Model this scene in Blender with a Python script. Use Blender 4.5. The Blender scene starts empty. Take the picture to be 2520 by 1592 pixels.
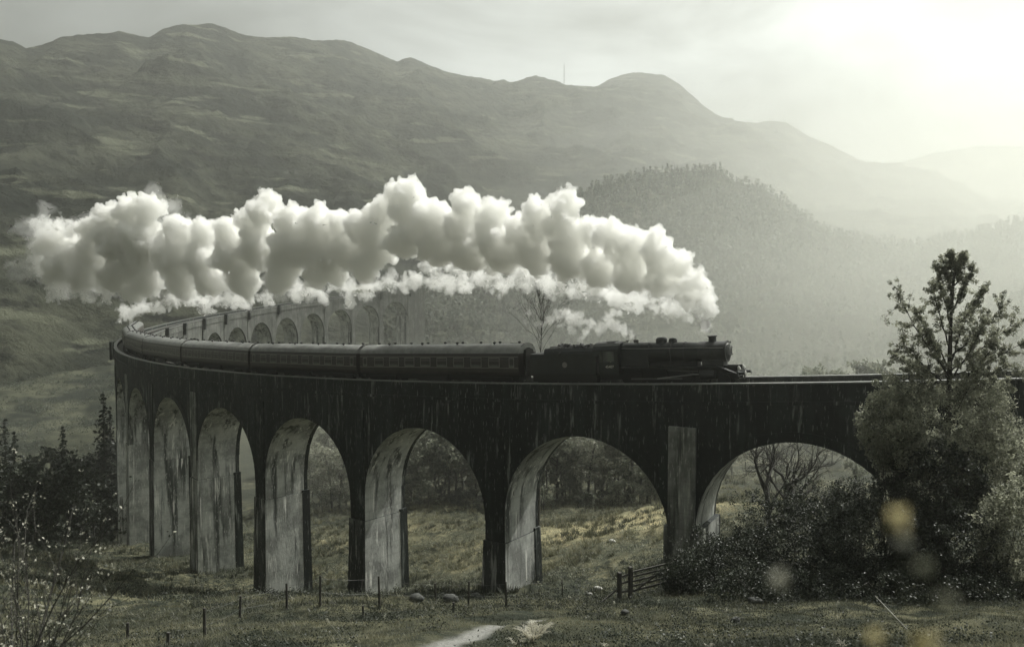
import bpy, bmesh, math, random
import numpy as np
from mathutils import Vector, Matrix

sc = bpy.context.scene
C = sc.collection
R_ = math.radians
random.seed(7)
rng = np.random.default_rng(11)

# ------------------------------------------------------------------ camera, sky, sun, exposure
CAM_Z = 7.3746
PITCH = -0.04895
FPX = 2157.75                      # focal length in pixels of a 2520 pixel wide frame
cam_data = bpy.data.cameras.new('camera')
cam = bpy.data.objects.new('camera', cam_data)
C.objects.link(cam)
cam.location = (0, 0, CAM_Z)
cam.rotation_euler = (math.pi / 2 + PITCH, 0, 0)
cam_data.sensor_width = 36
cam_data.lens = 36 * FPX / 2520
cam_data.clip_start = 0.05
cam_data.clip_end = 12000
cam_data.dof.use_dof = True
cam_data.dof.focus_distance = 75
cam_data.dof.aperture_fstop = 2.0
sc.camera = cam

SUN_AZ, SUN_EL = R_(47), R_(54)    # azimuth clockwise from the view direction (+Y)
world = bpy.data.worlds.new('World')
sc.world = world
world.use_nodes = True
wn, wl = world.node_tree.nodes, world.node_tree.links
wn.clear()
w_out = wn.new('ShaderNodeOutputWorld')
w_bg = wn.new('ShaderNodeBackground')
w_sky = wn.new('ShaderNodeTexSky')
w_sky.sky_type = 'NISHITA'
w_sky.sun_disc = False
w_sky.sun_elevation = SUN_EL
w_sky.sun_rotation = SUN_AZ
w_sky.dust_density = 4.0
w_sky.air_density = 1.0
w_bg.inputs['Strength'].default_value = 0.125
# overcast: the clear sky's light loses its blue in the cloud deck, thicker and thinner cloud by noise on the sky direction
w_bw = wn.new('ShaderNodeRGBToBW')
wl.new(w_sky.outputs[0], w_bw.inputs[0])
w_cap = wn.new('ShaderNodeMath'); w_cap.operation = 'MULTIPLY_ADD'
w_cap.inputs[1].default_value = 0.25; w_cap.inputs[2].default_value = 0.0
w_min = wn.new('ShaderNodeMath'); w_min.operation = 'MINIMUM'; w_min.inputs[1].default_value = 4.5   # the cloud deck evens out the glare round the sun
wl.new(w_bw.outputs[0], w_min.inputs[0])
w_pow = wn.new('ShaderNodeMath'); w_pow.operation = 'POWER'; w_pow.inputs[1].default_value = 2.0
wl.new(w_min.outputs[0], w_pow.inputs[0])
wl.new(w_pow.outputs[0], w_cap.inputs[0])
w_tc = wn.new('ShaderNodeTexCoord')
w_map = wn.new('ShaderNodeMapping'); w_map.inputs['Scale'].default_value = (2.2, 2.2, 5.5)
wl.new(w_tc.outputs['Generated'], w_map.inputs[0])
w_no = wn.new('ShaderNodeTexNoise'); w_no.inputs['Scale'].default_value = 1.5
w_no.inputs['Detail'].default_value = 5; w_no.inputs['Roughness'].default_value = 0.5
w_no.inputs['Distortion'].default_value = 0.35
wl.new(w_map.outputs[0], w_no.inputs['Vector'])
w_rmp = wn.new('ShaderNodeMapRange')
w_rmp.inputs[1].default_value = 0.35; w_rmp.inputs[2].default_value = 0.66
w_rmp.inputs[3].default_value = 0.50; w_rmp.inputs[4].default_value = 1.42
wl.new(w_no.outputs[0], w_rmp.inputs[0])
w_mul = wn.new('ShaderNodeMath'); w_mul.operation = 'MULTIPLY'
wl.new(w_cap.outputs[0], w_mul.inputs[0]); wl.new(w_rmp.outputs[0], w_mul.inputs[1])
w_tint = wn.new('ShaderNodeVectorMath'); w_tint.operation = 'SCALE'
w_tint.inputs[0].default_value = (0.945, 1.0, 0.975)
wl.new(w_mul.outputs[0], w_tint.inputs['Scale'])
wl.new(w_tint.outputs[0], w_bg.inputs['Color'])
wl.new(w_bg.outputs[0], w_out.inputs['Surface'])

sun_data = bpy.data.lights.new('sun', 'SUN')
sun_data.energy = 5.0
sun_data.angle = R_(0.6)
sun_data.color = (1.0, 0.985, 0.935)
sun = bpy.data.objects.new('sun', sun_data)
C.objects.link(sun)
sun.location = (300, 300, 600)
_d = Vector((math.sin(SUN_AZ) * math.cos(SUN_EL), math.cos(SUN_AZ) * math.cos(SUN_EL), math.sin(SUN_EL)))
sun.rotation_euler = _d.to_track_quat('Z', 'Y').to_euler()

vs = sc.view_settings
vs.view_transform = 'Standard'
vs.look = 'None'
vs.exposure = 0.30
vs.gamma = 1.0
vs.use_curve_mapping = False
sc.render.engine = 'CYCLES'
cy = sc.cycles
cy.max_bounces = 16
cy.diffuse_bounces = 3
cy.glossy_bounces = 2
cy.transmission_bounces = 4
cy.transparent_max_bounces = 8
cy.volume_bounces = 14
cy.use_denoising = True
cy.use_adaptive_sampling = True
cy.adaptive_threshold = 0.02
cy.sample_clamp_indirect = 6.0
cy.caustics_reflective = False
cy.caustics_refractive = False

# ------------------------------------------------------------------ helpers
def at(px, py, Y):
    """A point of the place: picture position of the 2520x1592 photograph and distance in front of the camera."""
    a = (px - 1260) / FPX
    b = -(py - 796) / FPX
    cp, sp = math.cos(PITCH), math.sin(PITCH)
    dx, dy, dz = a, cp - b * sp, sp + b * cp
    t = Y / dy
    return Vector((dx * t, Y, CAM_Z + dz * t))

def tag(o, label=None, cat=None, group=None, kind=None):
    if label: o['label'] = label
    if cat: o['category'] = cat
    if group: o['group'] = group
    if kind: o['kind'] = kind
    return o

def empty(name, loc=(0, 0, 0), rz=0.0, parent=None):
    o = bpy.data.objects.new(name, None)
    C.objects.link(o)
    o.location = loc
    o.rotation_euler = (0, 0, rz)
    o.empty_display_size = 0.3
    if parent: o.parent = parent
    return o

def mesh_obj(name, verts, faces, mats, parent=None, smooth=False, fm=None, col=None):
    me = bpy.data.meshes.new(name)
    if isinstance(verts, np.ndarray) and isinstance(faces, np.ndarray):
        verts = np.ascontiguousarray(verts, dtype=np.float32)
        faces = np.ascontiguousarray(faces, dtype=np.int32)
        nf, k = faces.shape
        me.vertices.add(len(verts)); me.vertices.foreach_set('co', verts.ravel())
        me.loops.add(nf * k); me.loops.foreach_set('vertex_index', faces.ravel())
        me.polygons.add(nf)
        me.polygons.foreach_set('loop_start', np.arange(0, nf * k, k, dtype=np.int32))
        me.polygons.foreach_set('loop_total', np.full(nf, k, dtype=np.int32))
        me.update(calc_edges=True)
    else:
        me.from_pydata([tuple(v) for v in verts], [], [tuple(f) for f in faces])
        me.update()
    for m in (mats if isinstance(mats, (list, tuple)) else [mats]):
        me.materials.append(m)
    if fm is not None:
        me.polygons.foreach_set('material_index', np.asarray(fm, dtype=np.int32))
    if smooth:
        me.polygons.foreach_set('use_smooth', np.ones(len(me.polygons), dtype=bool))
    if col is not None:
        a = me.attributes.new('tone', 'FLOAT', 'POINT')
        a.data.foreach_set('value', np.asarray(col, dtype=np.float32))
    o = bpy.data.objects.new(name, me)
    C.objects.link(o)
    if parent: o.parent = parent
    return o

class MB:
    """Collects boxes, tubes, lathes and prisms; build() links them as one mesh object."""
    def __init__(s): s.v, s.f, s.m, s.cur = [], [], [], 0
    def add(s, vs, fs):
        n = len(s.v)
        s.v += [tuple(v) for v in vs]
        s.f += [tuple(i + n for i in f) for f in fs]
        s.m += [s.cur] * len(fs)
        return s
    def box(s, x0, x1, y0, y1, z0, z1, rot=None, ctr=None):
        vs = [(x, y, z) for z in (z0, z1) for y in (y0, y1) for x in (x0, x1)]
        if rot is not None:
            c = Vector(ctr) if ctr else Vector(((x0 + x1) / 2, (y0 + y1) / 2, (z0 + z1) / 2))
            vs = [tuple(rot @ (Vector(v) - c) + c) for v in vs]
        return s.add(vs, [(0, 2, 3, 1), (4, 5, 7, 6), (0, 1, 5, 4), (2, 6, 7, 3), (0, 4, 6, 2), (1, 3, 7, 5)])
    def tube(s, p0, p1, r0, r1=None, n=8, caps=True):
        r1 = r0 if r1 is None else r1
        p0, p1 = Vector(p0), Vector(p1)
        d = (p1 - p0).normalized()
        u = d.orthogonal().normalized(); w = d.cross(u)
        vs = []
        for p, r in ((p0, r0), (p1, r1)):
            for i in range(n):
                a = 2 * math.pi * i / n
                vs.append(p + u * (r * math.cos(a)) + w * (r * math.sin(a)))
        fs = [(i, (i + 1) % n, n + (i + 1) % n, n + i) for i in range(n)]
        if caps: fs += [tuple(range(n - 1, -1, -1)), tuple(range(n, 2 * n))]
        return s.add(vs, fs)
    def path(s, pts, r, n=6):
        for a, b in zip(pts[:-1], pts[1:]): s.tube(a, b, r, n=n)
        return s
    def lathe(s, prof, axis='z', org=(0, 0, 0), n=20):
        """prof: (distance along axis, radius) pairs."""
        vs = []
        for h, r in prof:
            for i in range(n):
                a = 2 * math.pi * i / n
                c, d = r * math.cos(a), r * math.sin(a)
                vs.append({'z': (c, d, h), 'x': (h, c, d), 'y': (d, h, c)}[axis])
        vs = [(v[0] + org[0], v[1] + org[1], v[2] + org[2]) for v in vs]
        fs = []
        for k in range(len(prof) - 1):
            fs += [(k * n + i, k * n + (i + 1) % n, (k + 1) * n + (i + 1) % n, (k + 1) * n + i) for i in range(n)]
        fs += [tuple(range(n - 1, -1, -1)), tuple(range((len(prof) - 1) * n, len(prof) * n))]
        return s.add(vs, fs)
    def prism(s, poly, x0, x1, axis='x'):
        """poly of 2-D points swept along an axis; for x the points are (y, z), for y they are (x, z)."""
        n = len(poly)
        f = (lambda a, p: (a, p[0], p[1])) if axis == 'x' else (lambda a, p: (p[0], a, p[1])) if axis == 'y' else (lambda a, p: (p[0], p[1], a))
        vs = [f(x0, p) for p in poly] + [f(x1, p) for p in poly]
        fs = [(i, (i + 1) % n, n + (i + 1) % n, n + i) for i in range(n)] + [tuple(range(n - 1, -1, -1)), tuple(range(n, 2 * n))]
        return s.add(vs, fs)
    def build(s, name, mats, parent=None, smooth=False, bevel=0, fix=True):
        o = mesh_obj(name, s.v, s.f, mats, parent, fm=s.m)
        if fix:
            bm = bmesh.new(); bm.from_mesh(o.data)
            bmesh.ops.recalc_face_normals(bm, faces=bm.faces)
            if bevel:
                bmesh.ops.bevel(bm, geom=[e for e in bm.edges if len(e.link_faces) == 2 and e.calc_face_angle(0) > 0.6], offset=bevel, segments=1, affect='EDGES', clamp_overlap=True)
            bm.to_mesh(o.data); bm.free()
        if smooth:
            o.data.polygons.foreach_set('use_smooth', np.ones(len(o.data.polygons), dtype=bool))
            o.data.set_sharp_from_angle(angle=R_(40))
        return o

def copy_tree(o, parent=None):
    c = o.copy(); C.objects.link(c); c.parent = parent
    for ch in list(o.children): copy_tree(ch, c)
    return c

# --- vectorised value noise
def _h(ix, iy, iz, seed):
    n = (ix * 374761393 + iy * 668265263 + iz * 1274126177 + seed * 974634777) & 0xFFFFFFFF
    n = ((n ^ (n >> 13)) * 1274126177) & 0xFFFFFFFF
    n = n ^ (n >> 16)
    return (n & 0xFFFFFF) / float(0xFFFFFF)
def noise3(x, y, z, seed=0):
    x, y, z = np.broadcast_arrays(np.asarray(x, float), np.asarray(y, float), np.asarray(z, float))
    xi, yi, zi = np.floor(x).astype(np.int64), np.floor(y).astype(np.int64), np.floor(z).astype(np.int64)
    fx, fy, fz = x - xi, y - yi, z - zi
    fx, fy, fz = [t * t * t * (t * (t * 6 - 15) + 10) for t in (fx, fy, fz)]
    out = 0
    for dx in (0, 1):
        for dy in (0, 1):
            for dz in (0, 1):
                w = (fx if dx else 1 - fx) * (fy if dy else 1 - fy) * (fz if dz else 1 - fz)
                out = out + w * _h(xi + dx, yi + dy, zi + dz, seed)
    return out * 2 - 1
def fbm(x, y, z=0.0, oct=4, seed=0, gain=0.5, ridge=False):
    s, a, t = 0, 1.0, 0
    for o in range(oct):
        n = noise3(np.asarray(x) * 2 ** o, np.asarray(y) * 2 ** o, np.asarray(z) * 2 ** o, seed + o)
        if ridge: n = 1 - 2 * np.abs(n)
        s = s + a * n; t += a; a *= gain
    return s / t

# ------------------------------------------------------------------ materials
def nodes(name):
    m = bpy.data.materials.new(name); m.use_nodes = True
    nt = m.node_tree
    return m, nt.nodes, nt.links, nt.nodes['Principled BSDF']

def mat(name, col, rough=0.6, metal=0.0, bump=0.0, bscale=20.0, var=0.0, vscale=3.0, spec=0.5, stretch=None):
    """Principled material with noise in colour and relief, all in world or object space."""
    m, N, L, b = nodes(name)
    b.inputs['Base Color'].default_value = (*col, 1)
    b.inputs['Roughness'].default_value = rough
    b.inputs['Metallic'].default_value = metal
    b.inputs['Specular IOR Level'].default_value = spec
    tc = N.new('ShaderNodeTexCoord'); src = tc.outputs['Object']
    if stretch:
        mp = N.new('ShaderNodeMapping'); mp.inputs['Scale'].default_value = stretch
        L.new(src, mp.inputs[0]); src = mp.outputs[0]
    if var:
        n = N.new('ShaderNodeTexNoise'); n.inputs['Scale'].default_value = vscale; n.inputs['Detail'].default_value = 6
        L.new(src, n.inputs['Vector'])
        r = N.new('ShaderNodeMapRange'); r.inputs[1].default_value = .3; r.inputs[2].default_value = .7
        r.inputs[3].default_value = 1 - var; r.inputs[4].default_value = 1 + var
        L.new(n.outputs[0], r.inputs[0])
        v = N.new('ShaderNodeVectorMath'); v.operation = 'SCALE'; v.inputs[0].default_value = col
        L.new(r.outputs[0], v.inputs['Scale']); L.new(v.outputs[0], b.inputs['Base Color'])
    if bump:
        n = N.new('ShaderNodeTexNoise'); n.inputs['Scale'].default_value = bscale; n.inputs['Detail'].default_value = 5
        L.new(src, n.inputs['Vector'])
        bp = N.new('ShaderNodeBump'); bp.inputs['Strength'].default_value = bump; bp.inputs['Distance'].default_value = .05
        L.new(n.outputs[0], bp.inputs['Height']); L.new(bp.outputs[0], b.inputs['Normal'])
    return m

def ramp(N, stops):
    r = N.new('ShaderNodeValToRGB')
    e = r.color_ramp.elements
    while len(e) < len(stops): e.new(0.5)
    for i, (p, c) in enumerate(stops):
        e[i].position = p; e[i].color = (*c, 1)
    return r

def mix(N, L, fac, a, b, mode='MIX'):
    n = N.new('ShaderNodeMix'); n.data_type = 'RGBA'; n.blend_type = mode
    for sock, val in ((n.inputs['Factor'], fac), (n.inputs['A'], a), (n.inputs['B'], b)):
        if isinstance(val, bpy.types.NodeSocket): L.new(val, sock)
        elif isinstance(val, (int, float)): sock.default_value = val
        else: sock.default_value = (*val, 1)
    return n.outputs['Result']

def noise_node(N, L, src, scale, stretch=None, detail=5, rough=.55, rng_=None):
    if stretch:
        mp = N.new('ShaderNodeMapping'); mp.inputs['Scale'].default_value = stretch
        L.new(src, mp.inputs[0]); src = mp.outputs[0]
    n = N.new('ShaderNodeTexNoise'); n.inputs['Scale'].default_value = scale
    n.inputs['Detail'].default_value = detail; n.inputs['Roughness'].default_value = rough
    L.new(src, n.inputs['Vector'])
    out = n.outputs[0]
    if rng_:
        r = N.new('ShaderNodeMapRange'); r.interpolation_type = 'SMOOTHSTEP'
        r.inputs[1].default_value, r.inputs[2].default_value = rng_
        L.new(out, r.inputs[0]); out = r.outputs[0]
    return out

def concrete(name, base, stain, pale, stain_rng, pale_rng, seed=0.0):
    """Weathered mass concrete: dark wet staining, vertical lime runs, board-marked lifts."""
    m, N, L, b = nodes(name)
    g = N.new('ShaderNodeNewGeometry'); p = g.outputs['Position']
    off = N.new('ShaderNodeVectorMath'); off.operation = 'ADD'; off.inputs[1].default_value = (seed, seed * 1.7, seed * .6)
    L.new(p, off.inputs[0]); p = off.outputs[0]
    c = mix(N, L, noise_node(N, L, p, .35, detail=8, rough=.65, rng_=(.38, .62)), base, tuple(x * .5 for x in base))
    st = noise_node(N, L, p, .9, (1, 1, .09), detail=7, rough=.62, rng_=stain_rng)
    c = mix(N, L, st, c, stain)
    ru = noise_node(N, L, p, 2.6, (1, 1, .07), detail=5, rough=.65, rng_=pale_rng)
    br = noise_node(N, L, p, .6, (1, 1, .5), detail=3, rng_=(.42, .62))
    mu = N.new('ShaderNodeMath'); mu.operation = 'MULTIPLY'
    L.new(ru, mu.inputs[0]); L.new(br, mu.inputs[1])
    c = mix(N, L, mu.outputs[0], c, pale)
    fl = noise_node(N, L, p, 9.0, (1, 1, .16), detail=2, rough=.5, rng_=(.62, .73))
    f2 = N.new('ShaderNodeMath'); f2.operation = 'MULTIPLY'; f2.inputs[1].default_value = .75
    L.new(fl, f2.inputs[0])
    c = mix(N, L, f2.outputs[0], c, pale)
    # horizontal pour lines, about 1.2 m apart
    sp = N.new('ShaderNodeSeparateXYZ'); L.new(p, sp.inputs[0])
    wv = N.new('ShaderNodeMath'); wv.operation = 'PINGPONG'; wv.inputs[1].default_value = .62
    L.new(sp.outputs[2], wv.inputs[0])
    lt = N.new('ShaderNodeMapRange'); lt.inputs[1].default_value = .0; lt.inputs[2].default_value = .07; lt.inputs[3].default_value = .84; lt.inputs[4].default_value = 1
    L.new(wv.outputs[0], lt.inputs[0])
    v = N.new('ShaderNodeVectorMath'); v.operation = 'SCALE'; L.new(c, v.inputs[0]); L.new(lt.outputs[0], v.inputs['Scale'])
    L.new(v.outputs[0], b.inputs['Base Color'])
    b.inputs['Roughness'].default_value = .75
    b.inputs['Specular IOR Level'].default_value = .3
    bp = N.new('ShaderNodeBump'); bp.inputs['Strength'].default_value = .6; bp.inputs['Distance'].default_value = .06
    L.new(noise_node(N, L, p, 5, (1, 1, .5), detail=7), bp.inputs['Height']); L.new(bp.outputs[0], b.inputs['Normal'])
    return m

def leaf_mat(name, dark, light, trans=.35):
    """Foliage: each leaf's own tone (attribute) between two greens, with light through the leaf."""
    m, N, L, b = nodes(name)
    a = N.new('ShaderNodeAttribute'); a.attribute_name = 'tone'
    r = ramp(N, [(0, dark), (1, light)]); L.new(a.outputs['Fac'], r.inputs[0])
    L.new(r.outputs[0], b.inputs['Base Color'])
    b.inputs['Roughness'].default_value = .5
    b.inputs['Specular IOR Level'].default_value = .35
    t = N.new('ShaderNodeBsdfTranslucent'); L.new(r.outputs[0], t.inputs[0])
    mx = N.new('ShaderNodeMixShader'); mx.inputs[0].default_value = trans
    L.new(b.outputs[0], mx.inputs[1]); L.new(t.outputs[0], mx.inputs[2])
    L.new(mx.outputs[0], N['Material Output'].inputs['Surface'])
    return m

M = {}
M['facade'] = concrete('stained_shaded_facade', (.027, .036, .033), (.008, .0115, .0105), (.24, .255, .235), (.38, .54), (.54, .66))  # base darker than the staining alone: shade of the backlit wall put in
M['soffit'] = concrete('lit_soffit_concrete', (.50, .515, .485), (.06, .066, .062), (.80, .80, .75), (.50, .65), (.54, .64), 7.3)  # same concrete, base lightened to put the light under the arches into it
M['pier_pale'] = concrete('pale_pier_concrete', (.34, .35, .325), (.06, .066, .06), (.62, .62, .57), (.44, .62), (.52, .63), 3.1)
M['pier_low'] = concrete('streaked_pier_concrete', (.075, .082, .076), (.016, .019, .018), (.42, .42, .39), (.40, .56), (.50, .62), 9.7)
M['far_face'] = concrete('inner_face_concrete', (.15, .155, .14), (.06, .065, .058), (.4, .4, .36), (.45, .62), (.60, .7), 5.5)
M['cope'] = mat('wet_cope', (.16, .165, .155), .32, bump=.3, bscale=4, var=.3)
M['black'] = mat('black_paint', (.009, .012, .0115), .42, bump=.1, bscale=8, var=.4, vscale=2)
M['smokebox'] = mat('smokebox_black', (.03, .032, .031), .6, bump=.15, bscale=9, var=.4)
M['steel'] = mat('bright_steel', (.42, .42, .4), .3, 1.0, bump=.1)
M['dullsteel'] = mat('dull_steel', (.16, .16, .15), .45, .8, bump=.2)
M['coach'] = mat('coach_paint', (.022, .017, .016), .35, bump=.05, bscale=3, var=.35, vscale=1.2)
M['roof'] = mat('coach_roof', (.20, .205, .195), .32, bump=.2, bscale=6, var=.25, vscale=1.5)
M['under'] = mat('underframe', (.012, .012, .011), .7, bump=.2)
M['glass'] = mat('window_glass', (.10, .11, .10), .08, var=.5, vscale=.9)
M['curtain'] = mat('window_frame', (.2, .19, .17), .5)
M['number'] = mat('number_paint', (.75, .74, .66), .5)
M['coal'] = mat('coal', (.02, .02, .02), .35, bump=.4)
M['lamp'] = mat('lamp_white', (.75, .75, .7), .35)
M['wood'] = mat('weathered_wood', (.055, .052, .045), .8, bump=.6, bscale=14, var=.4, vscale=5, stretch=(1, 1, .2))
M['bark'] = mat('bark', (.045, .043, .037), .85, bump=.6, bscale=9, var=.4)
M['bark_pale'] = mat('pale_bark', (.22, .22, .19), .8, bump=.4, bscale=9, var=.5, vscale=1.5)
M['rock'] = mat('rock', (.045, .048, .043), .8, bump=.8, bscale=3, var=.5, vscale=1.5)
M['rock_pale'] = mat('pale_rock', (.36, .36, .33), .8, bump=.6, bscale=4, var=.3)
M['ballast'] = mat('ballast', (.10, .10, .09), .9, bump=1, bscale=12, var=.5, vscale=9)
M['wire'] = mat('fence_wire', (.2, .2, .19), .5, .6)
M['mast'] = mat('mast_steel', (.2, .2, .19), .5, .5)
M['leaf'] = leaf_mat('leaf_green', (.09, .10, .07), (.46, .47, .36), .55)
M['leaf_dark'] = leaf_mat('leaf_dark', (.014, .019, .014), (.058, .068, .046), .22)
M['leaf_far'] = leaf_mat('leaf_far', (.075, .09, .068), (.32, .335, .255), .5)
M['leaf_birch'] = leaf_mat('leaf_birch', (.12, .13, .10), (.42, .425, .335), .5)
M['leaf_hill'] = leaf_mat('leaf_hill', (.08, .095, .075), (.18, .195, .155), .45)
M['needle'] = leaf_mat('needle_dark', (.010, .014, .010), (.035, .045, .03), .1)
M['leaf_pale'] = leaf_mat('leaf_pale', (.3, .3, .24), (.7, .69, .58), .4)
M['leaf_gold'] = leaf_mat('leaf_gold', (.42, .36, .17), (.75, .68, .4), .5)
M['fern'] = leaf_mat('bracken', (.35, .33, .24), (.78, .75, .62), .4)
M['grass'] = leaf_mat('grass_blade', (.028, .034, .020), (.20, .195, .12), .35)
M['twig'] = mat('twig_bark', (.05, .048, .04), .8)

# ------------------------------------------------------------------ the ground
def _seg(px, py, D): v = at(px, py, D); return (v.x, v.y, v.z)
CP = [_seg(*c) for c in [
    # near bank the camera stands on
    (1260, 1640, 14), (1260, 1592, 21), (600, 1592, 24), (100, 1592, 32), (1900, 1592, 20), (2450, 1592, 20),
    (1000, 1500, 37), (700, 1502, 38), (1400, 1480, 40), (1560, 1478, 41), (1900, 1480, 40), (2300, 1490, 38), (2500, 1500, 36),
    (400, 1480, 60), (100, 1450, 80), (60, 1350, 142), (250, 1342, 152),
    # pier feet
    (1682, 1478, 67), (1218, 1452, 76), (878, 1488, 86), (637, 1470, 98), (474, 1409, 110), (369, 1362, 123), (310, 1345, 138),
    (1968, 1400, 63), (2300, 1400, 59), (2660, 1400, 56),
    # the meadow behind
    (1430, 1440, 80), (1430, 1330, 103), (1450, 1240, 140), (1080, 1330, 118), (1080, 1240, 152), (820, 1300, 140), (820, 1240, 170),
    (1950, 1290, 88), (1850, 1230, 112), (2300, 1250, 120)]]
CP += [(0, 0, 5.6), (-12, 0, 4.2), (14, 0, 5.4), (0, -30, 9), (-40, -20, 4), (40, -20, 9), (-60, 30, -6), (60, 30, -2), (-110, 60, -18), (110, 40, -8),
       (-140, 150, -38), (-150, 220, -37), (0, 220, -34), (110, 220, -30), (200, 140, -22), (-40, 300, -33), (80, 330, -33), (-180, 320, -30), (220, 330, -27),
       (-100, 250, -36), (-48, 361, -28), (0, 420, -30), (180, 450, -28), (-250, 420, -24), (0, 9, 3.4), (-8, 10, 2.4), (8, 10, 3.2)]
CPA = np.array(CP, float)
def _tps(r2): return np.where(r2 > 0, r2 * np.log(np.maximum(r2, 1e-9)), 0) * .5
_S = 100.0
def _fit():
    P = CPA[:, :2] / _S; n = len(P)
    d2 = ((P[:, None] - P[None]) ** 2).sum(-1)
    K = _tps(d2) + np.eye(n) * 2e-4
    Q = np.c_[np.ones(n), P]
    A = np.block([[K, Q], [Q.T, np.zeros((3, 3))]])
    return np.linalg.solve(A, np.r_[CPA[:, 2], 0, 0, 0])
_W = _fit()
def _base(x, y):
    x = np.asarray(x, float).ravel(); y = np.asarray(y, float).ravel()
    r = np.hypot(x, y)
    k = np.minimum(1, 480 / np.maximum(r, 1))          # beyond the mapped valley the floor runs on level
    X, Y = x * k / _S, np.maximum(y * k, -60) / _S
    out = np.empty(len(X))
    for i in range(0, len(X), 20000):
        sl = slice(i, i + 20000)
        d2 = (X[sl, None] - CPA[:, 0] / _S) ** 2 + (Y[sl, None] - CPA[:, 1] / _S) ** 2
        out[sl] = _tps(d2) @ _W[:-3] + _W[-3] + X[sl] * _W[-2] + Y[sl] * _W[-1]
    far = np.clip((r - 380) / 300, 0, 1)
    return out * (1 - far) + np.clip(out, -34, 12) * far
def gz(x, y):
    sh = np.shape(x)
    x = np.asarray(x, float).ravel(); y = np.asarray(y, float).ravel()
    r = np.hypot(x, y)
    z = _base(x, y)
    a = np.clip(r / 60, .12, 1.0)
    z = z + fbm(x / 9, y / 9, 0, 4, 3) * .95 * a + fbm(x / 2.6, y / 2.2, 0, 3, 9) * .30 * np.clip(r / 18, .2, 1) + fbm(x / 40, y / 40, 0, 2, 5) * 1.2 * np.clip((r - 60) / 100, 0, 1)
    z = z - .55 * np.exp(-((r - 11) / 5.5) ** 2)
    return z.reshape(sh) if sh else float(z[0])

def path_mask(x, y):
    """The gravel path that crosses the near bank."""
    P = PATH
    d = np.full(np.shape(x), 1e9)
    for (ax, ay), (bx, by) in zip(P[:-1], P[1:]):
        vx, vy = bx - ax, by - ay
        t = np.clip(((x - ax) * vx + (y - ay) * vy) / (vx * vx + vy * vy), 0, 1)
        d = np.minimum(d, np.hypot(x - ax - t * vx, y - ay - t * vy))
    return d
PATH = [(v.x, v.y) for v in (at(700, 1660, 15.5), at(1000, 1600, 20.5), at(1120, 1565, 23.5), at(1250, 1535, 27), at(1330, 1520, 29.5))]

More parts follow.
